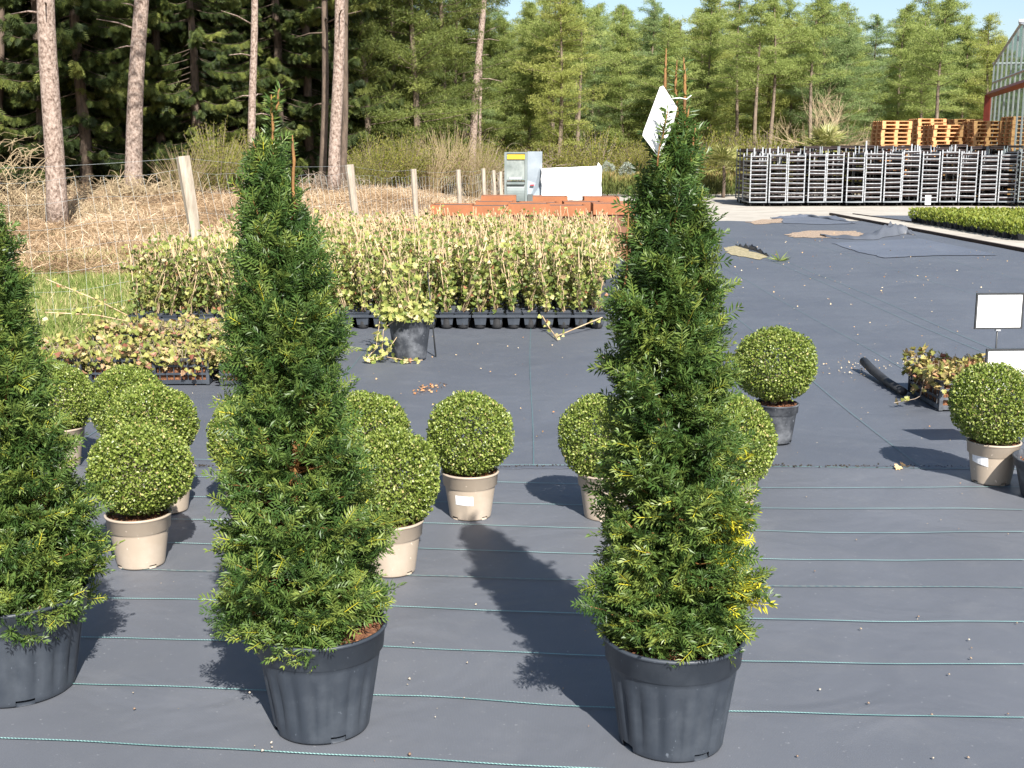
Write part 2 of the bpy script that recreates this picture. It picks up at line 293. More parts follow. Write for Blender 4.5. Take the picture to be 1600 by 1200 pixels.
# ---------------------------------------------------------------- mesh building
class Geo:
    def __init__(self):
        self.V, self.F, self.A, self.MI, self.n = [], [], [], [], 0
    def add(self, V, F, a=0.5, mi=0):
        V = np.asarray(V, float).reshape(-1, 3)
        Fs = F if isinstance(F, list) and len(F) and isinstance(F[0], np.ndarray) and F[0].ndim == 2 else [np.asarray(F)]
        for f in Fs:
            self.F.append(f + self.n); self.MI.append(np.full(len(f), mi, np.int32))
        self.V.append(V)
        self.A.append(np.broadcast_to(np.asarray(a, float), (len(V),)).copy())
        self.n += len(V)
        return self
    def box(self, lo, hi, M4=None, mi=0):
        x0, y0, z0 = lo; x1, y1, z1 = hi
        V = np.array([(x0, y0, z0), (x1, y0, z0), (x1, y1, z0), (x0, y1, z0), (x0, y0, z1), (x1, y0, z1), (x1, y1, z1), (x0, y1, z1)], float)
        if M4 is not None:
            m = np.array(M4); V = V @ m[:3, :3].T + m[:3, 3]
        F = np.array([(0, 3, 2, 1), (4, 5, 6, 7), (0, 1, 5, 4), (1, 2, 6, 5), (2, 3, 7, 6), (3, 0, 4, 7)])
        return self.add(V, F, 0.5, mi)
    def tube(self, pts, rad, n=6, a=0.5, mi=0, cap=True):
        pts = np.asarray(pts, float); k = len(pts)
        rad = np.broadcast_to(np.asarray(rad, float), (k,))
        tan = np.gradient(pts, axis=0)
        tan /= np.linalg.norm(tan, axis=1, keepdims=True) + 1e-9
        ref = np.array([0, 0, 1.0]) if abs(tan[:, 2]).mean() < 0.8 else np.array([1.0, 0, 0])
        s = np.cross(tan, ref); s /= np.linalg.norm(s, axis=1, keepdims=True) + 1e-9
        t = np.cross(s, tan)
        ang = np.linspace(0, 2 * np.pi, n, endpoint=False)
        V = pts[:, None, :] + rad[:, None, None] * (np.cos(ang)[None, :, None] * s[:, None, :] + np.sin(ang)[None, :, None] * t[:, None, :])
        F = []
        for i in range(k - 1):
            for j in range(n):
                F.append((i * n + j, i * n + (j + 1) % n, (i + 1) * n + (j + 1) % n, (i + 1) * n + j))
        fs = [np.array(F)]
        if cap and n > 2:
            fs.append(np.array([list(range(n))[::-1]])); fs.append(np.array([[(k - 1) * n + j for j in range(n)]]))
        return self.add(V.reshape(-1, 3), fs, a, mi)
    def lathe(self, prof, n=40, radial=None, mi=0):
        ang = np.linspace(0, 2 * np.pi, n, endpoint=False)
        V = []
        for (r, z) in prof:
            rr = np.full(n, r) if radial is None else radial(r, z, ang)
            V.append(np.stack([rr * np.cos(ang), rr * np.sin(ang), np.full(n, z)], 1))
        V = np.concatenate(V)
        F = [(i * n + j, i * n + (j + 1) % n, (i + 1) * n + (j + 1) % n, (i + 1) * n + j) for i in range(len(prof) - 1) for j in range(n)]
        return self.add(V, np.array(F), 0.5, mi)
    def poly(self, pts, a=0.5, mi=0):
        return self.add(pts, np.array([list(range(len(pts)))]), a, mi)
    def scatter(self, T, Fs, Mx, off, a):
        """copies of the template (T verts, Fs list of face arrays) under matrices Mx (n,3,3) at off (n,3)"""
        n, k = len(off), len(T)
        V = np.einsum('nij,kj->nki', Mx, T) + off[:, None, :]
        base = (np.arange(n) * k)
        fs = [(f[None, :, :] + base[:, None, None]).reshape(-1, f.shape[1]) for f in Fs]
        a = np.asarray(a, float)
        A = a if a.ndim == 2 else np.repeat(a[:, None], k, 1)
        return self.add(V.reshape(-1, 3), fs, A.reshape(-1))
    def mesh(self, name, mats, smooth=False):
        me = bpy.data.meshes.new(name)
        V = np.concatenate(self.V)
        me.vertices.add(len(V)); me.vertices.foreach_set('co', V.astype(np.float32).ravel())
        loops = np.concatenate([f.ravel() for f in self.F]).astype(np.int32)
        sizes = np.concatenate([np.full(len(f), f.shape[1], np.int32) for f in self.F])
        starts = np.concatenate([[0], np.cumsum(sizes)[:-1]]).astype(np.int32)
        me.loops.add(len(loops)); me.loops.foreach_set('vertex_index', loops)
        me.polygons.add(len(sizes)); me.polygons.foreach_set('loop_start', starts)
        mats = mats if isinstance(mats, (list, tuple)) else [mats]
        for mm in mats: me.materials.append(mm)
        me.polygons.foreach_set('material_index', np.concatenate(self.MI))
        me.polygons.foreach_set('use_smooth', np.full(len(sizes), bool(smooth)))
        at = me.attributes.new('v', 'FLOAT', 'POINT')
        at.data.foreach_set('value', np.concatenate(self.A).astype(np.float32))
        me.update(calc_edges=True)
        return me

def obj(name, geo, mats, parent=None, smooth=False, loc=None, rotz=None):
    me = geo if isinstance(geo, bpy.types.Mesh) else geo.mesh(name, mats, smooth)
    o = bpy.data.objects.new(name, me); COL.objects.link(o)
    if parent is not None: o.parent = parent
    if loc is not None: o.location = loc
    if rotz is not None: o.rotation_euler = (0, 0, rotz)
    return o
def tag(o, label, cat, group=None, kind=None):
    o['label'] = label; o['category'] = cat
    if len(label.split()) > 15: print('LONG', len(label.split()), label)
    if group: o['group'] = group
    if kind: o['kind'] = kind
    return o
def thing(name, label, cat, loc=(0, 0, 0), rotz=0.0, group=None):
    o = bpy.data.objects.new(name, None); COL.objects.link(o)
    o.empty_display_size = 0.1
    o.location = loc; o.rotation_euler = (0, 0, rotz)
    return tag(o, label, cat, group)
def copy_tree(src, loc=None, rotz=None, scale=None, label=None, group=None):
    r = src.copy(); COL.objects.link(r)
    if loc is not None: r.location = loc
    if rotz is not None: r.rotation_euler = (0, 0, rotz)
    if scale is not None: r.scale = (scale, scale, scale) if not hasattr(scale, '__len__') else scale
    if label: r['label'] = label
    if group: r['group'] = group
    for ch in list(src.children):
        c = ch.copy(); COL.objects.link(c); c.parent = r
        for g in list(ch.children):
            d = g.copy(); COL.objects.link(d); d.parent = c
    return r
def struct(name, geo, mats, smooth=False):
    o = obj(name, geo, mats, None, smooth); o['kind'] = 'structure'; return o

def norm(a):
    return a / (np.linalg.norm(a, axis=-1, keepdims=True) + 1e-9)
def frames(d, up, scale=1.0, roll=None):
    """matrices whose columns are side, direction (local y), normal (local z)"""
    d = norm(d); s = norm(np.cross(d, up)); n = np.cross(s, d)
    if roll is not None:
        c, sn = np.cos(roll)[:, None], np.sin(roll)[:, None]
        s, n = s * c + n * sn, n * c - s * sn
    Mx = np.stack([s, d, n], -1)
    sc = np.broadcast_to(np.asarray(scale, float), (len(d),))
    return Mx * sc[:, None, None]
KITE = np.array([(0, 0, 0), (0.5, 0.45, 0.0), (0, 1, 0), (-0.5, 0.45, 0.0)], float)
KITE_F = [np.array([(0, 1, 2, 3)])]
def kite(w, l=1.0, lift=0.0):
    k = KITE.copy(); k[:, 0] *= w; k[:, 1] *= l; k[1, 2] = k[3, 2] = lift
    return k
LEAF = np.array([(0, 0, 0), (0, 1.0, -0.05), (0.30, 0.25, 0.10), (0.34, 0.6, 0.10), (-0.30, 0.25, 0.10), (-0.34, 0.6, 0.10)], float)
LEAF_F = [np.array([(0, 2, 3, 1), (0, 1, 5, 4)])]
IVY = np.array([(0, 0.30, -0.06), (0, 0, 0), (0.28, -0.10, 0.03), (0.52, 0.18, 0.05), (0.30, 0.42, 0.02), (0.36, 0.68, 0.03), (0.14, 0.66, 0.0), (0, 1.0, -0.03),
                (-0.14, 0.66, 0), (-0.36, 0.68, 0.03), (-0.30, 0.42, 0.02), (-0.52, 0.18, 0.05), (-0.28, -0.10, 0.03)], float)
IVY_F = [np.array([(0, i, i + 1) for i in range(1, 12)] + [(0, 12, 1)])]
def rdir(rng, n, zb=0.0):
    d = rng.normal(size=(n, 3)); d[:, 2] += zb
    return norm(d)
UPV = np.array([0.01, 0.02, 1.0])

# ---------------------------------------------------------------- the setting: ground, yard, fabric
def gridlines(a):
    return np.unique(np.concatenate([np.arange(s, e, st) for s, e, st in a]))
gx = gridlines([(-900, -60, 140), (-60, -22, 4), (-22, 4, 0.5), (4, 30, 2), (30, 70, 8), (70, 1000, 140)])
gy = gridlines([(-60, -8, 10), (-8, 8, 2), (8, 64, 0.6), (64, 130, 6), (130, 2000, 220)])
XX, YY = np.meshgrid(gx, gy)
ZZ = terrain(XX, YY) - 0.02
nx, ny = len(gx), len(gy)
idx = np.arange(nx * ny).reshape(ny, nx)
g = Geo().add(np.stack([XX.ravel(), YY.ravel(), ZZ.ravel()], 1), np.stack([idx[:-1, :-1].ravel(), idx[:-1, 1:].ravel(), idx[1:, 1:].ravel(), idx[1:, :-1].ravel()], 1))
struct('ground', g, M['earth'], True)

Y_SEAM = G(1000, 731).y
def sheet(name, x0, x1, y0, y1, z, m, step=0.25, amp=0.004, edge=0.0, seed=1):
    rng = np.random.default_rng(seed)
    xs = np.linspace(x0, x1, max(2, int((x1 - x0) / step))); ys = np.linspace(y0, y1, max(2, int((y1 - y0) / step)))
    A, B = np.meshgrid(xs, ys)
    ph = rng.uniform(0, 6, 6)
    Z = z + amp * (np.sin(A * 1.7 + ph[0] + 0.8 * np.sin(B * 1.3)) * np.sin(B * 2.3 + ph[1]) * 0.5 + 0.5)
    Bv = B.copy()
    if edge:
        Bv[-1] += edge * (np.sin(xs * 1.9 + ph[2]) + 0.6 * np.sin(xs * 4.7 + ph[3]) + 0.4 * np.sin(xs * 11 + ph[4]))
    k = np.arange(A.size).reshape(A.shape)
    g = Geo().add(np.stack([A.ravel(), Bv.ravel(), Z.ravel()], 1), np.stack([k[:-1, :-1].ravel(), k[:-1, 1:].ravel(), k[1:, 1:].ravel(), k[1:, :-1].ravel()], 1))
    return struct(name, g, m, True)
Y_FAR = G(1200, 345).y
sheet('rear_ground_cover', -3.75, 9.0, Y_SEAM - 0.3, Y_FAR, -0.008, M['fabric_far'], 0.3, 0.004, 0.12, 2)
sheet('front_ground_cover', -4.6, 9.0, -3.0, Y_SEAM, 0.0, M['fabric'], 0.2, 0.004, 0.008, 3)
Y_YARD = 53.0
g = Geo().box((-2.2, Y_FAR - 0.3, -0.1), (60, Y_YARD, -0.013))
struct('concrete_yard', g, M['concrete'])
# wrinkled, frayed edge where the two covers overlap
rng = np.random.default_rng(5)
g = Geo()
xs = np.linspace(-4.5, 8.8, 420)
hh = 0.006 + 0.008 * np.abs(np.sin(xs * 2.1) * np.sin(xs * 0.7 + 1)) + 0.003 * rng.random(420)
yy = Y_SEAM + 0.008 * (np.sin(xs * 1.9) + 0.6 * np.sin(xs * 4.7)) + 0.004 * rng.normal(size=420)
V = np.concatenate([np.stack([xs, yy - 0.035, np.full(420, 0.003)], 1), np.stack([xs, yy, hh], 1), np.stack([xs, yy + 0.02, np.full(420, -0.008)], 1)])
k = np.arange(420 * 3).reshape(3, 420)
g.add(V, np.stack([k[:-1, :-1].ravel(), k[:-1, 1:].ravel(), k[1:, 1:].ravel(), k[1:, :-1].ravel()], 1))
struct('ground_cover_seam', g, M['fabric_far'], True)

# turquoise marking threads woven in the cover
LINES = [[(230, 718), (675, 727), (900, 729), (1200, 731), (1590, 735)], [(230, 745), (850, 757), (1200, 765), (1480, 763), (1600, 763)],
         [(230, 777), (850, 790), (1200, 797), (1480, 796), (1600, 799)], [(230, 813), (675, 820), (850, 826), (1200, 832), (1330, 835), (1600, 833)],
         [(230, 850), (675, 860), (1200, 876), (1400, 878), (1600, 877)], [(190, 891), (330, 895), (675, 902), (1200, 918), (1600, 921)],
         [(150, 936), (330, 940), (600, 949), (900, 962), (1200, 969), (1400, 975), (1600, 974)], [(-60, 992), (150, 999), (330, 1004), (590, 1012), (850, 1025), (1150, 1035), (1450, 1042), (1600, 1040)],
         [(-60, 1066), (140, 1073), (390, 1080), (590, 1090), (620, 1088), (900, 1108), (1150, 1114), (1450, 1124), (1600, 1124)], [(-60, 1155), (0, 1157), (300, 1170), (700, 1193), (850, 1202), (1300, 1216), (1700, 1226)]]
def ribbon(g, pts, w, z):
    pts = np.array(pts, float); n = len(pts)
    t = np.gradient(pts[:, :2], axis=0); t = norm(t); s = np.stack([-t[:, 1], t[:, 0]], 1) * w / 2
    L = np.column_stack([pts[:, :2] - s, np.full(n, z) if pts.shape[1] < 3 else pts[:, 2]])
    Rr = np.column_stack([pts[:, :2] + s, np.full(n, z) if pts.shape[1] < 3 else pts[:, 2]])
    g.add(np.concatenate([L, Rr]), np.array([(i, i + 1, n + i + 1, n + i) for i in range(n - 1)]))
for i, ln in enumerate(LINES):
    q = np.array([tuple(G(x, y))[:2] for x, y in ln])
    xs = np.linspace(q[0, 0], q[-1, 0], 120)
    ys = np.interp(xs, q[:, 0], q[:, 1])
    ker = np.ones(9) / 9; pad = np.pad(ys, 4, mode='edge'); ys = np.convolve(pad, ker, 'valid')
    ys = ys + 0.0035 * np.sin(xs * 5 + i) + 0.002 * np.sin(xs * 13 + 2 * i)
    g = Geo(); ribbon(g, np.stack([xs, ys], 1), 0.0062, 0.0085)
    struct('marking_thread', g, M['thread_pale'] if i == 5 else M['thread'])
for i, X in enumerate([-2.6, -1.3, 0.12, 1.05, 2.3, 3.1, 4.08, 4.26, 5.6, 6.9]):
    ys = np.linspace(Y_SEAM + 0.05, 26, 160)
    xs = X + 0.012 * (ys - 8) + 0.015 * np.sin(ys * 0.9 + i) + 0.02 * np.sin(ys * 0.37 + 2 * i)
    g = Geo(); ribbon(g, np.stack([xs, ys], 1), 0.006 if X in (4.08, 4.26) else 0.0045, 0.0)
    struct('rear_marking_thread', g, M['thread_faint'])

# cut holes and laid patches in the rear cover
def patch(name, px, z, m, jag=0.0, seed=0):
    rng = np.random.default_rng(seed)
    q = [G(*p) for p in px]; pts = []
    for a, b in zip(q, q[1:] + q[:1]):
        for t in np.linspace(0, 1, 9)[:-1]:
            p = a.lerp(b, t); pts.append((p.x + rng.normal() * jag, p.y + rng.normal() * jag * 1.5, z))
    return struct(name, Geo().poly(pts), m)
patch('gravel_gap', [(1130, 387), (1152, 384), (1200, 401), (1186, 406), (1140, 397)], 0.002, M['gravel_green'], 0.03, 1)
patch('gravel_patch', [(1224, 366), (1262, 360), (1335, 361), (1356, 366), (1320, 372), (1240, 371)], 0.002, M['gravel'], 0.05, 2)
patch('gravel_strip', [(1166, 346), (1225, 341), (1222, 348), (1180, 351)], 0.002, M['gravel'], 0.05, 3)
patch('cover_patch', [(1300, 380), (1440, 373), (1562, 399), (1470, 399), (1382, 403), (1340, 393)], 0.004, M['fabric_new'], 0.02, 4)
patch('blue_cover_patch', [(1222, 340), (1305, 337), (1338, 349), (1290, 351), (1222, 349)], 0.006, M['fabric_new'], 0.03, 5)

# raised edges and the folded heap beside the holes
def fold(px, h, w, name, label, mtl, seed=0, cat='ground sheet'):
    rng = np.random.default_rng(seed)
    q = np.array([tuple(G(*p)) for p in px]); t = np.linspace(0, 1, 60)
    s = np.linspace(0, 1, len(q))
    pts = np.stack([np.interp(t, s, q[:, k]) for k in range(3)], 1)
    H = np.interp(t, np.linspace(0, 1, len(h)), h) * (1 + 0.25 * np.sin(t * 40 + seed))
    rows = []
    for k, (dy, hz) in enumerate(((-1, 0.0), (-0.55, 0.75), (-0.1, 1.0), (0.35, 0.55), (0.6, 0.8), (1.0, 0.02))):
        r = pts.copy(); r[:, 1] += dy * w * (1 + 0.3 * np.sin(t * 23 + k)); r[:, 2] = 0.003 + hz * H * (1 + 0.3 * np.sin(t * 31 + 2 * k)); rows.append(r)
    n = 60; kk = np.arange(6 * n).reshape(6, n)
    g = Geo().add(np.concatenate(rows), np.stack([kk[:-1, :-1].ravel(), kk[:-1, 1:].ravel(), kk[1:, 1:].ravel(), kk[1:, :-1].ravel()], 1))
    return tag(obj(name, g, mtl, None, True), label, cat)
fold([(1285, 369), (1330, 373), (1365, 372), (1392, 366), (1410, 364), (1428, 366)], [0.03, 0.05, 0.08, 0.24, 0.14, 0.02], 0.33, 'folded_fabric', 'crumpled heap of black ground fabric folded back beside the brown gravel patch', M['fabric_far'], 1, 'fabric')
fold([(1150, 384), (1175, 391), (1201, 401)], [0.02, 0.09, 0.02], 0.10, 'torn_fabric_edge', 'curled torn edge of black fabric along the weedy hole', M['fabric_far'], 2, 'fabric')
fold([(1205, 341), (1260, 338), (1330, 348)], [0.02, 0.06, 0.03], 0.20, 'wrinkled_fabric', 'wrinkled bluish fabric edge at the far end of the black cover', M['fabric_new'], 3, 'fabric')

# edging boards with a concrete strip between, second strip of cover behind
K1 = [Vector((9.05, 14, 0)), Vector((9.05, 21.5, 0)), Vector((9.0, 34.8, 0))]
K2 = [Vector((11.1, 14, 0)), Vector((10.45, 24.5, 0)), Vector((9.66, 34.8, 0))]
def board(name, pts, w, h, label):
    g = Geo()
    for a, b in zip(pts, pts[1:]):
        d = (b - a).normalized(); s = Vector((d.y, -d.x, 0)) * w
        V = [a, a + s, b + s, b]; V = [tuple(Vector(v) + Vector((0, 0, -0.05))) for v in V] + [tuple(Vector(v) + Vector((0, 0, h))) for v in V]
        g.add(V, np.array([(4, 7, 6, 5), (0, 4, 5, 1), (1, 5, 6, 2), (2, 6, 7, 3), (3, 7, 4, 0), (0, 1, 2, 3)]))
    o = obj(name, g, M['kerbwood']); o['kind'] = 'structure'; return o
board('near_kerb', K1, 0.07, 0.05, '')
board('far_kerb', K2, 0.05, 0.035, '')
g = Geo()
for a, b, c, d in zip(K1, K1[1:], K2[1:], K2): g.poly([(a.x + 0.07, a.y, 0.012), (d.x, d.y, 0.012), (c.x, c.y, 0.012), (b.x + 0.07, b.y, 0.012)])
struct('concrete_path', g, M['concrete'])
g = Geo().poly([(11.15, 14, 0.003), (30, 14, 0.003), (30, 34.2, 0.003), (9.75, 34.2, 0.003)])
struct('side_ground_cover', g, M['fabric_far'])

# ---------------------------------------------------------------- pots
def pot_profile(rb, rt, h, collar, lip=0.012, wall=0.006):
    rc = rb + (rt - rb) * (1 - collar / h) - lip * 0.4
    return [(0.0, 0.008), (rb * 0.93, 0.008), (rb * 0.98, 0.0), (rb, 0.006), (rc, h - collar - 0.004), (rc + lip * 0.75, h - collar + 0.003), (rt - 0.003, h - 0.012),
            (rt + 0.003, h - 0.008), (rt + 0.003, h - 0.002), (rt - 0.001, h), (rt - wall, h), (rt - wall - 0.004, h - 0.02), (rt - wall - 0.012, h - 0.06)]
def make_pot(parent, rb, rt, h, collar, m, flutes=0, notches=4, name='pot'):
    def radial(r, z, ang):
        rr = np.full(len(ang), r)
        if flutes and 0.004 < z < h - collar and r > rb * 0.95:
            f = 0.012 * np.sin(math.pi * min(1, z / (h - collar) * 1.02))
            rr = rr - f * (np.abs(np.sin(ang * flutes / 2)) ** 6) * 1.0
        return rr
    g = Geo(); prof = pot_profile(rb, rt, h, collar)
    body = prof[:4] + [(rb + (prof[4][0] - rb) * t, 0.006 + (prof[4][1] - 0.006) * t) for t in (0.06, 0.2, 0.4, 0.6, 0.8, 0.94)] + prof[4:]
    n = 96
    g.lathe(body, n, radial)
    # drain notches cut into the foot
    F = g.F[0]
    if notches:
        keep = np.ones(len(F), bool)
        for q in range(notches):
            j0 = int(n * (q + 0.32) / notches)
            for j in range(j0 - 2, j0 + 3):
                for i in (2, 3):
                    keep[i * n + j % n] = False
        g.F[0] = F[keep]; g.MI[0] = g.MI[0][keep]
    return obj(name, g, m, parent, True)
def soil_disc(parent, r, z, seed=0, name='soil'):
    rng = np.random.default_rng(seed); g = Geo(); n = 28
    prof = [(0.001, z + 0.015), (r * 0.4, z + 0.016), (r * 0.7, z + 0.012), (r, z)]
    g.lathe(prof, n)
    V = g.V[0]; V[:, 2] += rng.normal(size=len(V)) * 0.005
    m = 260
    a = rng.uniform(0, 6.28, m); q = r * np.sqrt(rng.random(m)) * 0.97
    off = np.stack([q * np.cos(a), q * np.sin(a), np.full(m, z + 0.014)], 1)
    g.scatter(kite(0.6), KITE_F, frames(rdir(rng, m), UPV, rng.uniform(0.008, 0.02, m)), off, rng.random(m))
    return obj(name, g, M['soil'], parent, True)

# ---------------------------------------------------------------- clipped yews
def yew_shoot(npair, L, nl, nw, rng, radial=False):
    V, F, A = [], [], []
    V += [(-0.0011, 0, 0), (0.0011, 0, 0), (0.0008, L, 0.004), (-0.0008, L, 0.004)]; F.append((0, 1, 2, 3)); A += [0.55] * 4
    for i in range(npair):
        t = 0.08 + 0.92 * i / (npair - 1)
        for s in (-1, 1):
            a = R(rng.uniform(48, 68)) * (1 - 0.55 * max(0, t - 0.7) / 0.3)
            up = rng.uniform(0.05, 0.45) if not radial else rng.uniform(-0.6, 0.9)
            l = nl * rng.uniform(0.8, 1.1) * (1 - 0.35 * max(0, t - 0.75) / 0.25)
            d = np.array([s * math.sin(a), math.cos(a), up]); d /= np.linalg.norm(d)
            b = np.array([0, t * L, 0.003 * t])
            w = np.cross(d, [0, 0, 1]); w /= np.linalg.norm(w); w = w * nw / 2 + np.array([0, 0, rng.uniform(-0.3, 0.3) * nw])
            k = len(V); mid = b + d * l * 0.5 + np.array([0, 0, 0.0012])
            tip = b + d * l + np.array([0, 0, -0.0025])
            V += [tuple(b), tuple(mid + w), tuple(tip), tuple(mid - w)]; F.append((k, k + 1, k + 2, k + 3))
            A += [0.0, 0.0, 0.05, 0.0]
    return np.array(V), [np.array(F)], np.array(A)

def make_yew(label, base, prof, pot, nb, seed, leaders, yellow=None):
    """prof: (height, centre offset x, radius); pot: (rb, rt, h, collar)"""
    rng = np.random.default_rng(seed)
    root = thing('potted_yew', label, 'yew', base)
    rb, rt, h, col = pot
    make_pot(root, rb, rt, h, col, M['blackpot'], flutes=18)
    soil_disc(root, rt - 0.012, h - 0.03, seed)
    prof = np.array(prof)
    hs, cx, rad = prof[:, 0], prof[:, 1], prof[:, 2]
    # trunk
    g = Geo()
    zz = np.linspace(h - 0.05, hs[-1] * 0.97, 14)
    g.tube(np.stack([np.interp(zz, hs, cx), np.zeros(14), zz], 1), np.linspace(0.016, 0.004, 14), 7)
    obj('trunk', g, M['yew_stem'], root, True)
    g = Geo(); gb = Geo()
    temps = [yew_shoot(5, 0.038, 0.026, 0.0052, rng), yew_shoot(6, 0.05, 0.028, 0.0054, rng, True), yew_shoot(5, 0.034, 0.025, 0.0052, rng, True), yew_shoot(7, 0.062, 0.027, 0.0053, rng)]
    dens = np.interp(np.linspace(hs[0], hs[-1], 200), hs, rad) + 0.03
    dens[:22] *= 1.5
    cdf = np.cumsum(dens); cdf /= cdf[-1]
    hb = np.interp(rng.random(nb), cdf, np.linspace(hs[0], hs[-1], 200))
    th_ = rng.uniform(0, 2 * np.pi, nb)
    ph = rng.uniform(0, 6, 8)
    bumps = 0.97 + 0.09 * np.sin(3 * th_ + 7 * hb + ph[0]) + 0.10 * np.sin(4 * th_ - 15 * hb + ph[1]) + 0.13 * np.sin(2 * th_ + 31 * hb + ph[2]) + 0.10 * np.sin(7 * th_ + 19 * hb + ph[3]) * np.sin(43 * hb + ph[4]) + np.where(rng.random(nb) < 0.10, 0.13, 0)
    inner = np.where(rng.random(nb) < 0.74, rng.uniform(0.84, 1.02, nb), rng.uniform(0.4, 0.84, nb))
    rr = np.maximum(np.interp(hb, hs, rad) * bumps * inner - 0.008, 0.008)
    cxx = np.interp(hb, hs, cx)
    tip = np.stack([cxx + rr * np.cos(th_), rr * np.sin(th_), hb], 1)
    topness = np.clip((hb - hs[0]) / (hs[-1] - hs[0]), 0, 1)
    el = rng.uniform(-0.05, 0.75, nb) + 0.9 * topness ** 2 - 0.2 * (topness < 0.10)
    out = np.stack([np.cos(th_ + rng.normal(0, 0.35, nb)), np.sin(th_ + rng.normal(0, 0.35, nb)), np.zeros(nb)], 1)
    d = norm(out * np.cos(el)[:, None] + np.array([0, 0, 1.0]) * np.sin(el)[:, None])
    Lb = np.minimum(rng.uniform(0.05, 0.12, nb), rr * 1.1 + 0.03)
    pos, dr, up_, aa = [], [], [], []
    planeup = norm(np.array([0, 0, 1.0]) + 0.5 * out + 0.45 * rng.normal(size=(nb, 3)))
    side = norm(np.cross(d, planeup))
    va = np.clip(rng.normal(0.34, 0.17, nb) + 0.16 * (1 - topness), 0.03, 0.8)
    for k in range(8):
        if k == 0:
            t = np.zeros(nb); sgn = 0.0
        else:
            t = (k / 8.0) + rng.uniform(-0.04, 0.04, nb); sgn = 1.0 if k % 2 else -1.0
        p = tip - d * (Lb * t)[:, None] - np.array([0, 0, 1.0]) * (0.02 * t * t)[:, None]
        w = rng.uniform(0.6, 1.0, nb)[:, None] * sgn
        dd = norm(d + side * w + 0.25 * rng.normal(size=(nb, 3)))
        pos.append(p); dr.append(dd); up_.append(norm(planeup + 0.35 * rng.normal(size=(nb, 3))))
        aa.append(va + np.where(t < 0.15, 0.17, -0.03) + rng.normal(0, 0.06, nb))
    pos, dr, up_, aa = np.concatenate(pos), np.concatenate(dr), np.concatenate(up_), np.concatenate(aa)
    aa = np.clip(aa, 0, 0.84)
    if yellow is not None:
        wgt = yellow(pos) * (rng.random(len(pos)) < 0.75)
        aa = np.where(wgt > 0.5, rng.uniform(0.905, 1.0, len(pos)), aa)
    pick = rng.integers(0, 4, len(pos))
    for q in range(4):
        s = pick == q; T, Fs, A = temps[q]
        sc = rng.uniform(0.8, 1.2, s.sum())
        g.scatter(T, Fs, frames(dr[s], up_[s], sc), pos[s], np.clip(aa[s][:, None] + A[None, :] * 0.3, 0, 1))
    # twigs that carry the sprays
    for i in range(0, nb, 2):
        q0 = np.array([cxx[i], 0, max(hs[0] + 0.02, hb[i] - rr[i] * math.tan(min(1.1, max(0.15, el[i]))) * 0.8)])
        gb.tube([q0, (q0 * 0.4 + tip[i] * 0.6) - np.array([0, 0, 0.012]), tip[i]], [0.004, 0.0025, 0.001], 3, cap=False)
    obj('foliage', g, M['yew'], root)
    obj('twigs', gb, M['yew_stem'], root)
    # bare brown leaders above the crown
    for (a, b, r0, nn) in leaders:
        gl = Geo(); a = np.array(a); b = np.array(b)
        t = np.linspace(0, 1, 7)
        pts = a[None] * (1 - t)[:, None] + b[None] * t[:, None]; pts[1:-1, :2] += rng.normal(0, 0.002, (5, 2))
        gl.tube(pts, r0 * np.array([1, 1, 0.95, 1.0, 1.05, 0.9, 0.25]), 7)
        lead = obj('leader', gl, M['yew_stem'], root, True)
        if nn:
            tt = rng.uniform(0.02, 0.97, nn); q = a[None] * (1 - tt)[:, None] + b[None] * tt[:, None]
            dd = rdir(rng, nn); dd[:, 2] = np.abs(dd[:, 2]) * 0.35 + 0.12
            g2 = Geo().scatter(kite(0.19, 1.0, 0.03), KITE_F, frames(norm(dd), rdir(rng, nn), rng.uniform(0.022, 0.034, nn)), q, np.clip(rng.normal(0.5, 0.15, nn), 0, 0.9))
            obj('needles', g2, M['yew'], lead)
    return root

def yew_at(label, pxc, py_front, rbpx, rtpx, py_rim, outline, nb, seed, leaders, yellow=None):
    front = G(pxc, py_front); Yf = front.y
    rb = rbpx * mpp(Yf, 0.0)
    Yc = Yf + rb
    base = Vector((X_at(pxc, Yc, 0), Yc, 0.004))
    rt = rtpx * mpp(Yc, 0.35)
    rim = P(pxc, py_rim, Yc - rt)
    prof = []
    for (py, xl, xr) in sorted(outline, key=lambda t: -t[0]):
        a, b_ = P(xl, py, Yc), P(xr, py, Yc)
        prof.append((a.z, (a.x + b_.x) / 2 - base.x, max(0.01, (b_.x - a.x) / 2 - (0.018 + 0.03 * min(1, max(0, (py - 500) / 350))))))
    ld = []
    for (x0, y0, x1, y1, w, nn, *fw) in leaders:
        yl = Yc - (fw[0] if fw else 0.02); a, b_ = P(x0, y0, yl), P(x1, y1, yl)
        ld.append(((a.x - base.x, a.y - base.y, a.z), (b_.x - base.x, b_.y - base.y, b_.z), w, nn))
    print('yew', label[:20], 'Y', round(Yc, 2), 'rb', round(rb, 3), 'rt', round(rt, 3), 'h', round(rim.z, 3), 'top', round(prof[-1][0], 2))
    return make_yew(label, base, prof, (rb, rt, rim.z, 0.075), nb, seed, ld, yellow), base, Yc

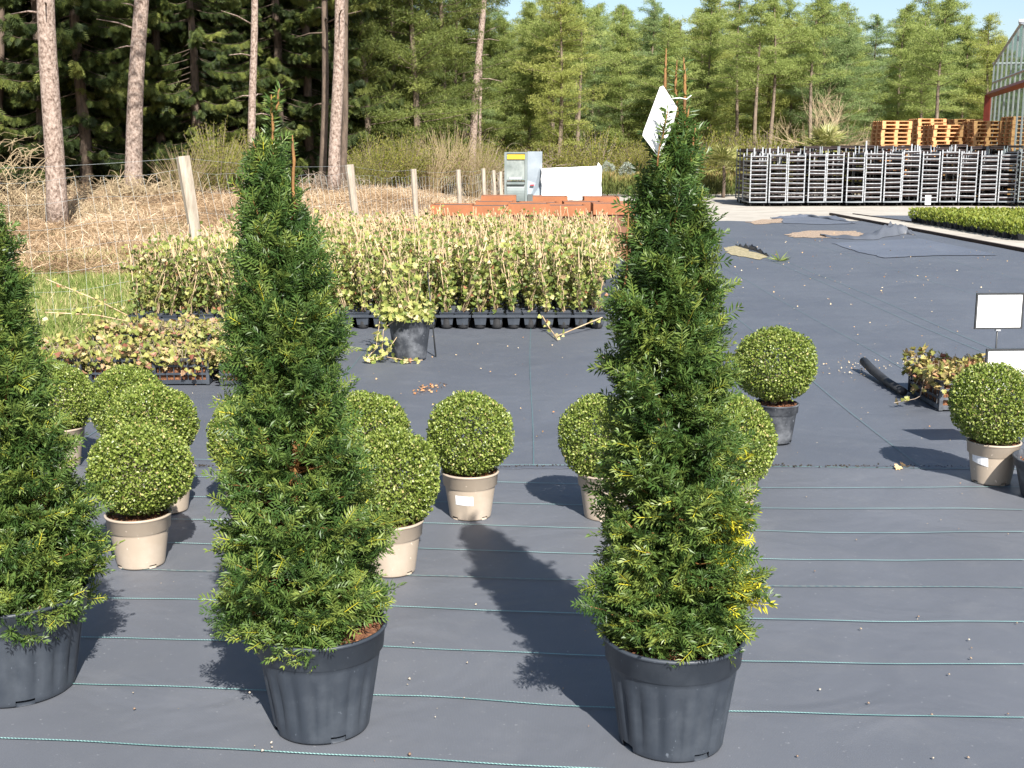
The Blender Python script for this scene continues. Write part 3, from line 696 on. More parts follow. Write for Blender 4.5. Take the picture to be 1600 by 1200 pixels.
yew_at('dark cone shaped yew in a black pot, cut off by the left picture edge', 30, 1110, 88, 114, 966,
       [(985, -55, 120), (960, -95, 148), (905, -108, 160), (860, -102, 165), (800, -95, 155), (750, -88, 138), (700, -80, 118), (650, -74, 95), (600, -72, 78), (550, -72, 62), (500, -72, 50), (450, -72, 36), (400, -70, 22), (350, -68, 0), (300, -62, -15), (240, -56, -30), (180, -48, -40)],
       1250, 11, [(-45, 250, -46, 130, 0.004, 30)])
yew_at('cone shaped yew in a black pot with brown leaders and no tag', 504, 1167, 76, 104, 1016,
       [(1000, 395, 565), (975, 350, 600), (940, 338, 618), (890, 332, 620), (840, 332, 616), (800, 330, 608), (750, 336, 590), (700, 345, 572), (650, 350, 560), (600, 356, 548), (550, 358, 545), (500, 358, 530), (450, 360, 526), (400, 362, 515), (350, 366, 492), (310, 370, 470), (270, 382, 452), (235, 392, 440)],
       1250, 12, [(428, 300, 424, 150, 0.0042, 260), (461, 330, 457, 213, 0.0046, 6), (404, 260, 396, 222, 0.003, 22), (432, 175, 437, 140, 0.003, 26)])
yewC, baseC, YC = yew_at('cone shaped yew carrying a white tag, with yellow shoot tips low down', 1048, 1195, 84, 110, 1036,
       [(1008, 950, 1130), (985, 930, 1180), (950, 918, 1192), (900, 912, 1198), (850, 918, 1195), (800, 924, 1186), (750, 930, 1180), (700, 938, 1172), (650, 942, 1160), (600, 946, 1146), (550, 950, 1142), (500, 955, 1134), (450, 964, 1126), (400, 972, 1120), (350, 982, 1108), (300, 992, 1102), (250, 1002, 1094), (210, 1010, 1084), (190, 1030, 1078)],
       1350, 13, [(1035, 260, 1041, 78, 0.0042, 40), (1058, 300, 1058, 96, 0.0042, 230), (1071, 260, 1068, 92, 0.0045, 70), (1027, 262, 1044, 172, 0.0025, 110, 0.125), (1066, 255, 1077, 168, 0.003, 90), (1050, 255, 1049, 196, 0.003, 70), (1080, 255, 1086, 196, 0.003, 80), (992, 700, 990, 575, 0.0035, 20), (975, 470, 982, 330, 0.003, 20)],
       yellow=lambda p: ((((p[:, 0] - 0.22) / 0.16) ** 2 + ((p[:, 2] - 0.62) / 0.22) ** 2 < 1) & (p[:, 1] < 0.1) & (np.sin(p[:, 0] * 70) * np.sin(p[:, 2] * 55 + 1) > 0.25)).astype(float))
# white tag tied to the leaders
tg = thing('plant_tag', 'blank white plastic plant tag tied to the top of a yew', 'tag', P(1048, 153, YC - 0.05))
Yt = YC - 0.075
q = [P(1036, 134, Yt + 0.01), P(1058, 168, Yt + 0.03), P(1053, 190, Yt + 0.03), P(1031, 243, Yt - 0.01), P(1026, 242, Yt - 0.012), P(1004, 212, Yt - 0.035), P(1005, 206, Yt - 0.035), P(1031, 136, Yt)]
g = Geo(); o0 = tg.location
f = [tuple(p - o0) for p in q]; bk = [tuple(p - o0 + Vector((0.0005, 0.0012, 0))) for p in q]
g.add(f + bk, [np.array([list(range(8))]), np.array([list(range(8, 16))[::-1]]), np.array([(i, 8 + i, 8 + (i + 1) % 8, (i + 1) % 8) for i in range(8)])])
obj('card', g, M['white'], tg)
g = Geo(); g.tube([tuple(P(1051, 154, Yt) - o0), tuple(P(1062, 153, Yt + 0.01) - o0), tuple(P(1073, 155, Yt + 0.02) - o0), tuple(P(1080, 149, Yt + 0.01) - o0)], 0.0014, 5)
obj('tie', g, M['white'], tg, True)

# ---------------------------------------------------------------- box balls
def box_ball_mesh(seed, flat=0.92, nl=18000):
    rng = np.random.default_rng(seed); g = Geo()
    d = rdir(rng, nl); ph = rng.uniform(0, 6, 6)
    lump = 1 + 0.035 * np.sin(2 * d[:, 0] + ph[2]) * np.sin(2 * d[:, 2] + ph[0]) + np.where(rng.random(nl) < 0.015, 0.05, 0) + 0.03 * np.sin(3 * d[:, 0] + ph[4]) * np.sin(3 * d[:, 1] + ph[5]) + 0.025 * np.sin(6 * d[:, 0] + ph[0]) * np.sin(5 * d[:, 2] + ph[1]) + 0.03 * np.sin(11 * d[:, 1] + ph[2]) * np.sin(9 * d[:, 2] + 7 * d[:, 0] + ph[3])
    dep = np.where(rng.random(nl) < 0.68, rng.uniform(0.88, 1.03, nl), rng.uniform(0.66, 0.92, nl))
    pos = d * (lump * dep)[:, None] * np.array([1, 1, flat])
    dirs = norm(d + 0.75 * rng.normal(size=(nl, 3)) + np.array([0, 0, 0.25]))
    up = norm(d + 0.6 * rng.normal(size=(nl, 3)) + np.array([0, 0, 0.3]))
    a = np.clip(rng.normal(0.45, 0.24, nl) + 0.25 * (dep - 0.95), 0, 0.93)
    a = np.where((rng.random(nl) < 0.02), 0.98, a)
    T = LEAF * np.array([1.0, 1.0, 1.0])
    g.scatter(T, LEAF_F, frames(dirs, up, rng.uniform(0.044, 0.074, nl)), pos - dirs * 0.03, a)
    return g.mesh('foliage', M['box'])
BALLS = [box_ball_mesh(s) for s in (21, 22, 23, 24)]
def stem_mesh(seed):
    rng = np.random.default_rng(seed); g = Geo()
    for i in range(26):
        d = rdir(rng, 1, 0.5)[0]; q = d * 0.7
        g.tube([(0, 0, -1.15), (q[0] * 0.3, q[1] * 0.3, -0.6), tuple(q)], [0.045, 0.03, 0.012], 5, cap=False)
    return g.mesh('stem', M['twig_grey'], True)
STEM = stem_mesh(3)
POTCACHE = {}
def box_ball(label, pxc, py_base, ball, kind='beige', i=0, sticker=None, potc=None, rpx=None):
    """ball: (cx, cy, rx, ry) in the photo"""
    k = mpp(G(pxc, py_base).y, 0)
    rb, rt, h, col = (0.098, 0.135, 0.222, 0.066) if kind == 'beige' else (0.10, 0.135, 0.235, 0.055)
    Yc = G(pxc, py_base).y + rb
    base = Vector((X_at(pxc, Yc, 0), Yc, 0.004))
    root = thing('potted_box_ball', label, 'box ball', base, 0, 'clipped box balls in pots')
    m = M['beigepot'] if kind == 'beige' else M['oldpot']
    key = kind
    if key not in POTCACHE:
        p = make_pot(root, rb, rt, h, col, m, flutes=0); s = soil_disc(root, rt - 0.012, h - 0.022, 77)
        POTCACHE[key] = (p.data, s.data)
    else:
        p = obj('pot', POTCACHE[key][0], None, root); s = obj('soil', POTCACHE[key][1], None, root)
    p.rotation_euler = (0, 0, i * 1.1 + 0.3)
    cx, cy, rx, ry = ball
    c = P(cx, cy, Yc); kk = mpp(Yc, c.z)
    lc = (c.x - base.x, 0, c.z - base.z)
    f = obj('foliage', BALLS[i % 4], None, root, loc=lc, rotz=i * 1.7)
    f.scale = (rx * kk * 0.99, rx * kk * 0.99, ry * kk / 0.92 * 1.0)
    st = obj('stem', STEM, None, root, loc=lc, rotz=i * 2.3); st.scale = (rx * kk * 0.9, rx * kk * 0.9, max(0.05, (lc[2] - h + 0.03)) / 1.15)
    if sticker:
        sx, sy, w, hh, tilt = sticker
        g = Geo(); n = 6
        zc = P(sx, sy, Yc - rt * 0.9).z - base.z
        a0 = math.atan2(-1, 0) + (P(sx, sy, Yc - rt).x - base.x) / rt * 1.0
        V = []
        for zz in (-hh / 2, hh / 2):
            for j in range(n):
                u = (j / (n - 1) - 0.5) * w
                z = zc + zz + tilt * u
                r = rb + (rb + (rt - rb) * (1 - col / h) - 0.0048 - rb) * (z - 0.006) / (h - col - 0.01) + 0.0022
                V.append((r * math.cos(a0 + u / r), r * math.sin(a0 + u / r), z))
        g.add(V, np.array([(j, j + 1, n + j + 1, n + j) for j in range(n - 1)]))
        obj('sticker', g, M['sticker'], root)
    return root
box_ball('box ball in a taupe pot, frontmost of the left cluster', 221, 893, (218, 733, 79, 71), i=0)
box_ball('box ball directly behind the front taupe potted ball on the left', 262, 806, (238, 662, 70, 60), i=1)
box_ball('box ball third back in the left cluster, just before the ivy crates', 203, 748, (200, 630, 58, 60), i=2)
box_ball('box ball partly hidden behind the foliage of the leftmost yew', 97, 735, (90, 624, 56, 54), i=3)
box_ball('box ball peeping out left of the untagged middle yew', 392, 815, (393, 683, 67, 66), i=1)
box_ball('box ball behind the untagged yew, upper one of the two to its right', 578, 812, (573, 676, 66, 66), i=2)
box_ball('box ball in a taupe pot tucked against the right side of the untagged yew', 612, 905, (613, 748, 74, 77), i=3)
box_ball('box ball in a taupe pot with a white sticker, standing free between two yews', 735, 816, (733, 678, 66, 66), i=0, sticker=(723, 784, 0.088, 0.046, -0.03))
box_ball('box ball in a taupe pot half hidden left of the tagged yew', 945, 817, (940, 681, 66, 66), i=2)
box_ball('box ball behind the right side of the tagged yew', 1140, 817, (1143, 690, 68, 72), i=1)
box_ball('box ball in a dusty black pot beyond the tagged yew', 1210, 696, (1211, 570, 63, 57), kind='black', i=3)
box_ball('box ball in a taupe pot with a white sticker beside the crate of ivy', 1548, 761, (1552, 631, 66, 62), i=1, sticker=(1528, 722, 0.095, 0.05, -0.18))

# ---------------------------------------------------------------- ivy
def ivy_leaves(g, pos, rng, size, amean, asd, down=0.0, F=True):
    n = len(pos)
    d = rdir(rng, n, -down); up = norm(rng.normal(size=(n, 3)) + np.array([0.1, -0.9, 0.9]))
    a = np.clip(rng.normal(amean, asd, n), 0, 1)
    g.scatter(IVY if F else kite(0.9, 1.0, 0.06), IVY_F if F else KITE_F, frames(d, up, rng.uniform(size * 0.6, size * 1.15, n)), pos, a)
def ivy_plant_geo(seed, nleaf=46, full=True, scale=1.0):
    rng = np.random.default_rng(seed)
    lean = rng.normal(0, 0.12, 2); lean[0] -= 0.17; H = rng.uniform(0.72, 0.9)
    c = Geo(); top = np.array([lean[0] * H, lean[1] * H, H])
    c.tube([(0, 0, 0.06), tuple(top * 0.5), tuple(top * 1.01)], [0.0058, 0.0055, 0.0048], 5)
    gl = Geo(); gs = Geo()
    pos = []
    for s in range(3):
        t = np.linspace(0.03, rng.uniform(0.75, 1.02), 14); ph = rng.uniform(0, 6)
        w = 0.028 + 0.03 * rng.random()
        p = np.stack([top[0] * t + w * np.cos(ph + t * 9) * (0.4 + t), top[1] * t + w * np.sin(ph + t * 9) * (0.4 + t), 0.06 + H * t * 0.95], 1)
        gs.tube(p, 0.0036, 3, cap=False)
        tt = rng.uniform(0, 13, nleaf // 3); i0 = np.minimum(tt.astype(int), 12); fr = (tt - i0)[:, None]
        pos.append(p[i0] * (1 - fr) + p[i0 + 1] * fr)
    pos = np.concatenate(pos); pos += rng.normal(0, 0.036, pos.shape)
    rel = np.clip(pos[:, 2] / H, 0, 1)
    n = len(pos)
    d = rdir(rng, n, -0.3); up = norm(rng.normal(size=(n, 3)) + np.array([0.15, -1.0, 0.8]))
    a = np.clip(rng.normal(0.27, 0.2, n) + 0.2 * rel + np.where(rng.random(n) < 0.10, 0.5, 0), 0, 1)
    gl.scatter(IVY if full else kite(0.9, 1, 0.06), IVY_F if full else KITE_F, frames(d, up, rng.uniform(0.030, 0.060, n)), pos, a)
    return c, gs, gl
ivy_vars = []
for s in range(8):
    c, gs, gl = ivy_plant_geo(100 + s, 84)
    ivy_vars.append((c.mesh('cane', M['cane'], True), gs.mesh('stem', M['twig']), gl.mesh('leaves', M['ivy'])))
gp = Geo(); w0, w1 = 0.052, 0.068   # square black pot
for (z0, z1, a0, a1) in ((0.0, 0.115, w0, w1), (0.115, 0.128, w1 + 0.006, w1 + 0.007)):
    V = [(-a0, -a0, z0), (a0, -a0, z0), (a0, a0, z0), (-a0, a0, z0), (-a1, -a1, z1), (a1, -a1, z1), (a1, a1, z1), (-a1, a1, z1)]
    gp.add(V, np.array([(0, 1, 5, 4), (1, 2, 6, 5), (2, 3, 7, 6), (3, 0, 4, 7)]))
gp.poly([(-0.066, -0.066, 0.11), (0.066, -0.066, 0.11), (0.066, 0.066, 0.11), (-0.066, 0.066, 0.11)], mi=1)
POT_SQ = gp.mesh('pot', [M['blackpot'], M['soil']])
BED_X0, BED_X1 = -3.72, 0.93
SPX = (BED_X1 - BED_X0) / 28
SPY = 0.172
BED_Y = G(700, 513).y + 0.03
def bed_y(col):      # the row runs slightly nearer on its left end
    return BED_Y - 0.28 * max(0, (11 - col) / 11)
DECK = 0.125
rng = np.random.default_rng(31)
# carrier trays (four cups wide, three deep)
tray_geo = Geo()
tw, td = SPX * 4 - 0.012, SPY * 3 - 0.012
tray_geo.box((-tw / 2, -td / 2, DECK - 0.012), (tw / 2, td / 2, DECK))
for s in (-1, 1):
    tray_geo.box((-tw / 2, s * (td / 2 - 0.006) - 0.006, DECK), (tw / 2, s * (td / 2 - 0.006) + 0.006, DECK + 0.012))
TRAY = tray_geo.mesh('deck', M['blackpot'])
CUP = Geo().lathe([(0.0, 0.0), (0.040, 0.0), (0.052, 0.012), (0.058, 0.05), (0.060, DECK - 0.016)], 18).mesh('cup', M['rubber'], True)
row_words = ['front', 'second', 'third', 'fourth']
for rI in range(4):
    for cI in range(7):
        x = BED_X0 + SPX * (4 * cI + 2); y = bed_y(4 * cI + 1.5) + SPY * (3 * rI + 1)
        t = thing('carrier_tray', 'black carrier tray in the %s row of the tall ivy bed, holding staked ivies' % row_words[rI], 'plant tray', (x, y, 0.001), 0, 'black trays under the staked ivies in the %s row' % row_words[rI])
        obj('deck', TRAY, None, t)
        for a in range(4):
            for b_ in range(3 if rI == 0 else 1):
                obj('cup', CUP, None, t, loc=((a - 1.5) * SPX, (b_ - 1) * SPY, 0))
for rI in range(10):
    for cI in range(28):
        x = BED_X0 + SPX * (cI + 0.5); y = bed_y(4 * (cI // 4) + 1.5) + SPY * rI
        if x < np.interp(y, FENCE[:, 1], FENCE[:, 0]) + 0.15: continue
        grp = 'staked ivies along the front edge of the bed' if rI == 0 else 'staked ivies behind the front row of the bed'
        lab = 'potted ivy tied to a bamboo cane, in the front row of the black trays' if rI == 0 else 'potted ivy tied to a bamboo cane, further back among the staked ivies'
        t = thing('staked_ivy', lab, 'ivy', (x + rng.normal(0, 0.006), y + rng.normal(0, 0.006), DECK + 0.002), 0, grp)
        cm, sm, lm = ivy_vars[rng.integers(0, 8)]
        rz = rng.choice([0, 0.3, -0.3, 0, 2.9]) + rng.normal(0, 0.25)
        obj('pot', POT_SQ, None, t, loc=(0, 0, -0.088), rotz=rng.normal(0, 0.06))
        s = rng.uniform(0.85, 1.0)
        for nm, me in (('cane', cm), ('stem', sm), ('leaves', lm)):
            o = obj(nm, me, None, t, loc=(0, 0, -0.035), rotz=rz); o.scale = (s, s, s)
# the rest of the bed, too many to count
g1 = Geo()
rows = int((17.3 - BED_Y) / SPY)
for rI in range(10, rows):
    for cI in range(28 + int(max(0, BED_Y + SPY * rI - 12.2) * 0.145 / SPX)):
        x = BED_X0 + SPX * (cI + 0.5); y = bed_y(4 * (cI // 4) + 1.5) + SPY * rI
        if x < np.interp(y, FENCE[:, 1], FENCE[:, 0]) + 0.15: continue
        c, gs, gl = ivy_plant_geo(5000 + rI * 40 + cI, 48, False)
        off = np.array([x, y, 0.13])
        rz = rng.uniform(-0.8, 0.8); cz, sz = math.cos(rz), math.sin(rz); Rm = np.array([[cz, -sz, 0], [sz, cz, 0], [0, 0, 1]]) * rng.uniform(0.85, 1.0)
        for gg, mi in ((c, 1), (gs, 1), (gl, 0)):
            for V, A in zip(gg.V, gg.A): pass
            base = 0
            Vall = np.concatenate(gg.V) @ Rm.T + off; Aall = np.concatenate(gg.A)
            n0 = g1.n
            for f in gg.F: g1.F.append(f + n0); g1.MI.append(np.full(len(f), mi, np.int32))
            g1.V.append(Vall); g1.A.append(Aall); g1.n += len(Vall)
        g1.box((x - 0.06, y - 0.06, 0.0), (x + 0.06, y + 0.06, 0.24), mi=2)
st = tag(obj('ivy_mass', g1, [M['ivy'], M['cane'], M['blackpot']]), 'dense mass of staked ivy filling the back of the bed', 'ivy', None, 'stuff')

def crate(label, loc, rz, L=0.6, W=0.4, H=0.2, ivy_n=520, red=False, seed=0, spill=0, trail=None, group=None):
    """open plastic crate: posts, rails, ribbed sides; the ivy in it is a thing of its own"""
    t = thing('plastic_crate', label, 'crate', loc, rz, group)
    g = Geo(); e = 0.012
    for sx in (-1, 1):
        for sy in (-1, 1):
            x, y = sx * (L / 2 - e), sy * (W / 2 - e); g.box((x - e, y - e, 0.0), (x + e, y + e, H))
    for z0, z1 in ((0.004, 0.034), (H * 0.36, H * 0.36 + 0.016), (H * 0.66, H * 0.66 + 0.016), (H - 0.026, H - 0.001)):
        for s in (-1, 1):
            g.box((-L / 2 + 2 * e, s * (W / 2 - 0.006) - 0.004, z0), (L / 2 - 2 * e, s * (W / 2 - 0.006) + 0.004, z1))
            g.box((s * (L / 2 - 0.006) - 0.004, -W / 2 + 2 * e, z0), (s * (L / 2 - 0.006) + 0.004, W / 2 - 2 * e, z1))
    for k in range(1, 8):
        x = -L / 2 + L * k / 8
        for s in (-1, 1): g.box((x - 0.004, s * (W / 2 - 0.010) - 0.003, 0.034), (x + 0.004, s * (W / 2 - 0.010) + 0.003, H - 0.03))
    for k in range(1, 5):
        y = -W / 2 + W * k / 5
        for s in (-1, 1): g.box((s * (L / 2 - 0.010) - 0.003, y - 0.004, 0.034), (s * (L / 2 - 0.010) + 0.003, y + 0.004, H - 0.03))
    obj('sides', g, M['oldpot' if red else 'blackpot'], t)
    g = Geo().box((-L / 2 + 0.02, -W / 2 + 0.02, 0.006), (L / 2 - 0.02, W / 2 - 0.02, 0.02)); obj('bottom', g, M['blackpot'], t)
    return t
def low_ivy(label, loc, rz, L, W, z, n, mat, seed, spill=0.05, height=0.14, trails=(), group=None):
    rng = np.random.default_rng(seed)
    t = thing('trailing_ivy', label, 'ivy', loc, rz, group)
    g = Geo(); gs = Geo()
    gs.box((-L / 2 + 0.03, -W / 2 + 0.03, 0.024), (L / 2 - 0.03, W / 2 - 0.03, z), mi=1)
    u = rng.uniform(-1, 1, n); w = rng.uniform(-1, 1, n)
    x = u * (L / 2 + spill); y = w * (W / 2 + spill)
    edge = np.clip(np.maximum(np.abs(u), np.abs(w)) - 0.85, 0, 1) / 0.15
    hz = z + 0.01 + height * rng.random(n) ** 0.8 * (0.7 + 0.3 * np.sin(x * 9 + seed) * np.sin(y * 11)) - edge * 0.09 * rng.random(n)
    pos = np.stack([x, y, hz], 1)
    d = rdir(rng, n, -0.1); up = norm(rng.normal(size=(n, 3)) * 0.7 + np.array([0.1, -0.5, 1.1]))
    g.scatter(IVY, IVY_F, frames(d, up, rng.uniform(0.03, 0.058, n)), pos, np.clip(rng.normal(0.5, 0.22, n), 0, 1))
    for tr in trails:
        p = np.array(tr); tt = np.linspace(0, 1, 12); s = np.linspace(0, 1, len(p))
        q = np.stack([np.interp(tt, s, p[:, k]) for k in range(3)], 1)
        gs.tube(q, 0.0025, 4)
        m = 9; k = rng.integers(2, 12, m); pp = q[k] + rng.normal(0, 0.012, (m, 3))
        g.scatter(IVY, IVY_F, frames(rdir(rng, m), norm(rng.normal(size=(m, 3)) + np.array([0, -0.5, 1])), rng.uniform(0.035, 0.055, m)), pp, np.clip(rng.normal(0.45, 0.2, m), 0, 1))
    for i in range(40):
        a = rng.uniform(-1, 1, 2) * np.array([L / 2, W / 2]); b_ = a + rng.normal(0, 0.1, 2)
        gs.tube([(a[0], a[1], z), ((a[0] + b_[0]) / 2, (a[1] + b_[1]) / 2, z + height * 0.8), (b_[0], b_[1], z + height * 0.5)], 0.0018, 3, cap=False)
    obj('stems', gs, [M['twig_grey'], M['soil']], t); obj('leaves', g, mat, t)
    return t
# the crate by the right-hand signs
c0 = G(1467, 642); c1 = G(1407, 606)
dv = (c1 - c0); L = 0.66; dv.normalize(); rz = math.atan2(dv.y, dv.x)
sv = Vector((dv.y, -dv.x, 0))
cc = c0 + dv * L / 2 + sv * 0.21
crate('ribbed black plastic crate of red tinged ivy beside the rolled black fabric', (cc.x, cc.y, 0.002), rz, L, 0.42, 0.2, red=True)
low_ivy('red and cream tinged ivy overflowing a crate near the white signs', (cc.x, cc.y, 0.002), rz, L, 0.42, 0.15, 950, M['ivy_red'], 5, 0.04, 0.17,
        trails=[[(-0.1, 0.2, 0.2), (-0.16, 0.26, 0.2), (-0.2, 0.3, 0.06), (-0.22, 0.48, 0.03)], [(0.0, 0.2, 0.2), (0.0, 0.25, 0.15), (0.02, 0.28, 0.06)], [(0.2, 0.2, 0.2), (0.3, 0.24, 0.24), (0.36, 0.24, 0.3)]])
# crates of low ivy on the left, in front of the tall bed
k = 0
names = ['leftmost', 'second from left', 'third from left', 'rightmost']
for rI, yb in enumerate((602, 560)):
    for cI in range(4):
        Yc = G(200, yb).y + 0.22
        x = -3.42 + 0.47 * cI + (0.08 if rI else 0); rzz = random.uniform(-0.08, 0.08) + (0.25 if (rI == 0 and cI == 3) else 0)
        where = 'front' if rI == 0 else 'back'
        crate('black ivy crate, %s of the %s row before the staked ivies' % (names[cI], where), (x, Yc, 0.002), rzz, 0.42, 0.40, 0.2)
        low_ivy('low yellow green ivy, %s crate of the %s row by box balls' % (names[cI], where), (x, Yc, 0.002), rzz, 0.42, 0.40, 0.12, 640, M['ivy_low'], 40 + k, 0.07, 0.20)
        k += 1
# ivy in a big black pot standing before the bed
b0 = G(641, 564); Yc = b0.y + 0.13
base = Vector((X_at(641, Yc, 0), Yc, 0.002))
t = thing('potted_ivy', 'untidy yellowing ivy in a dusty black pot before the tray bed', 'ivy', base)
make_pot(t, 0.135, 0.185, 0.35, 0.06, M['oldpot']); soil_disc(t, 0.17, 0.31, 4)
rng = np.random.default_rng(9); gl = Geo(); gs = Geo()
n = 300; a = rng.uniform(0, 6.28, n); q = 0.26 * np.sqrt(rng.random(n))
pos = np.stack([q * np.cos(a) - 0.03, q * np.sin(a), 0.34 + 0.20 * rng.random(n) ** 1.3 * (1 - q / 0.5)], 1)
pos = np.concatenate([pos, np.stack([rng.normal(-0.05, 0.09, 150), rng.normal(0, 0.09, 150), rng.uniform(0.38, 0.86, 150)], 1)])
for trl in ([(-0.15, -0.05, 0.36), (-0.24, -0.1, 0.33), (-0.27, -0.14, 0.12), (-0.34, -0.2, 0.03)], [(-0.1, -0.15, 0.35), (-0.2, -0.2, 0.28), (-0.22, -0.2, 0.05), (0.0, -0.24, 0.02), (0.12, -0.22, 0.02)], [(0, -0.1, 0.34), (-0.2, -0.15, 0.05), (-0.32, -0.22, 0.02)]):
    p = np.array(trl); tt = np.linspace(0, 1, 16); s = np.linspace(0, 1, len(p)); qq = np.stack([np.interp(tt, s, p[:, k]) for k in range(3)], 1)
    gs.tube(qq, 0.003, 4); pos = np.concatenate([pos, qq[rng.integers(3, 16, 24)] + rng.normal(0, 0.015, (24, 3))])
for i in range(12):
    e = np.array([rng.normal(-0.06, 0.1), rng.normal(0, 0.1), rng.uniform(0.6, 0.95)]); gs.tube([(rng.normal(0, 0.05), rng.normal(0, 0.05), 0.32), tuple(e * 0.6 + np.array([0, 0, 0.12])), tuple(e)], 0.003, 4)
pos[:, 2] = np.maximum(pos[:, 2], 0.015)
ivy_leaves(gl, pos, rng, 0.055, 0.58, 0.16)
obj('stems', gs, M['cane'], t); obj('leaves', gl, M['ivy'], t)
# thin black stake beside it
g = Geo(); a = G(681, 557); b_ = P(668, 425, a.y + 0.1)
tag(obj('stake', Geo().tube([tuple(a), tuple(a.lerp(b_, 0.5)), tuple(b_)], [0.008, 0.006, 0.005], 6), M['frame'], None, True), 'thin black stake leaning beside the big pot of yellowing ivy', 'stake')
# canes fallen out of the trays
def fallen(pts, label, n, seed):
    rng = np.random.default_rng(seed); t = thing('fallen_ivy', label, 'ivy', pts[0])
    o = Vector(pts[0]); p = np.array([tuple(Vector(q) - o) for q in pts])
    tt = np.linspace(0, 1, 14); s = np.linspace(0, 1, len(p)); q = np.stack([np.interp(tt, s, p[:, k]) for k in range(3)], 1)
    obj('cane', Geo().tube(q, 0.006, 5), M['cane'], t, True)
    pos = q[rng.integers(1, 14, n)] + rng.normal(0, 0.03, (n, 3)); gl = Geo(); ivy_leaves(gl, pos, rng, 0.05, 0.68, 0.16)
    obj('leaves', gl, M['ivy'], t)
fallen([tuple(P(948, 493, BED_Y - 0.02)), tuple(G(878, 522, 0.02)), tuple(G(868, 526, 0.012))], 'bamboo cane fallen from the trays with few leaves, tip on black fabric', 7, 1)
fallen([tuple(P(845, 490, BED_Y - 0.02)), tuple(G(858, 512, 0.05)), tuple(G(872, 531, 0.01))], 'ivy shoot hanging off the tray edge down to the black fabric', 14, 2)
fallen([tuple(P(208, 497, BED_Y - 0.2)), tuple(P(150, 468, BED_Y - 0.35)), tuple(P(72, 436, BED_Y - 0.5))], 'long leaning ivy cane sticking out left over the grass, upper of two', 26, 3)
fallen([tuple(P(205, 503, BED_Y - 0.2)), tuple(P(150, 492, BED_Y - 0.3)), tuple(P(70, 488, BED_Y - 0.4))], 'nearly level ivy cane sticking out left over the grass, lower of two', 22, 4)

# ---------------------------------------------------------------- signs, rolled fabric, pot at the right
def info_sign(label, px_l, py_t, Y, w, h, post_px, yaw=0.06):
    tl = P(px_l, py_t, Y); loc = Vector((tl.x + w / 2, Y, 0.002)); zt = tl.z
    t = thing('info_sign', label, 'sign', loc, yaw)
    fr = 0.011
    g = Geo()
    g.box((-w / 2, -0.008, zt - fr), (w / 2, 0.006, zt)); g.box((-w / 2, -0.008, zt - h), (w / 2, 0.006, zt - h + fr))
    g.box((-w / 2, -0.008, zt - h + fr), (-w / 2 + fr, 0.006, zt - fr)); g.box((w / 2 - fr, -0.008, zt - h + fr), (w / 2, 0.006, zt - fr))
    obj('frame', g, M['frame'], t)
    obj('panel', Geo().box((-w / 2 + fr, -0.003, zt - h + fr), (w / 2 - fr, 0.004, zt - fr)), M['white'], t)
    px = X_at(post_px, Y, zt) - loc.x
    g = Geo().tube([(px, 0.012, 0.0), (px, 0.012, zt - h * 0.5)], 0.006, 8); obj('post', g, M['frame'], t, True)
    g = Geo().box((px - 0.016, -0.004, zt - h - 0.014), (px + 0.016, 0.02, zt - h + 0.004)); obj('clip', g, M['galv'], t)
info_sign('blank white landscape sign in a black frame, standing higher above the ivy crate', 1525, 458, 8.15, 0.33, 0.245, 1564)
info_sign('blank white sign in a black frame, lower and half hidden by the box ball', 1540, 545, 6.75, 0.33, 0.245, 1600)
a = G(1349, 574, 0.03); b_ = G(1412, 612, 0.03); c_ = G(1500, 640, 0.03)
g = Geo().tube([tuple(a + Vector((0, 0, 0.05))), tuple(a.lerp(b_, 0.25) + Vector((0, 0, 0.02))), tuple(a.lerp(b_, 0.6)), tuple(b_ + Vector((0, 0, -0.002)))], [0.034, 0.034, 0.031, 0.028], 14)
tag(obj('rolled_fabric', g, M['rubber'], None, True), 'black rolled up ground fabric lying beside the crate of reddish ivy', 'fabric roll')
e0 = G(1672, 790); base = Vector((e0.x, e0.y + 0.15, 0.004))
t = thing('black_pot', 'large black pot of which only the rounded left side shows at the right edge', 'pot', base)
make_pot(t, 0.17, 0.22, 0.20, 0.05, M['oldpot']); soil_disc(t, 0.20, 0.16, 8)

# ---------------------------------------------------------------- rust brown planters
def planter_meshes():
    w, d, H, cl = 0.66, 0.62, 0.95, 0.17
    g = Geo()                                           # collar, hollow
    e = 0.035
    for lo, hi in (((-w / 2, -d / 2, H - cl), (w / 2, -d / 2 + e, H)), ((-w / 2, d / 2 - e, H - cl), (w / 2, d / 2, H)), ((-w / 2, -d / 2 + e, H - cl), (-w / 2 + e, d / 2 - e, H)), ((w / 2 - e, -d / 2 + e, H - cl), (w / 2, d / 2 - e, H))):
        g.box(lo, hi)
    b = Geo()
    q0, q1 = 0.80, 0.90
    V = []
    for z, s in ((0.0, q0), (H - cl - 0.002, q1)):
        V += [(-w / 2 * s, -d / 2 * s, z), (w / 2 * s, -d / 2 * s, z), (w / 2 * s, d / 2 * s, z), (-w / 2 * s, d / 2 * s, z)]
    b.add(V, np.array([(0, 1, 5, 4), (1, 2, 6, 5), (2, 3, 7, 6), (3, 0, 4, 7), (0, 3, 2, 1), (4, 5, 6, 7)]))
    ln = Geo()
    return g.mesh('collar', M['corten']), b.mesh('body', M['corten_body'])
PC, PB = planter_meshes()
PL = Geo().box((-0.292, -0.272, 0.60), (0.292, 0.272, 0.938)).mesh('interior_shade', M['greydark'])  # dark block below the rim, imitates the shade inside the hollow planter
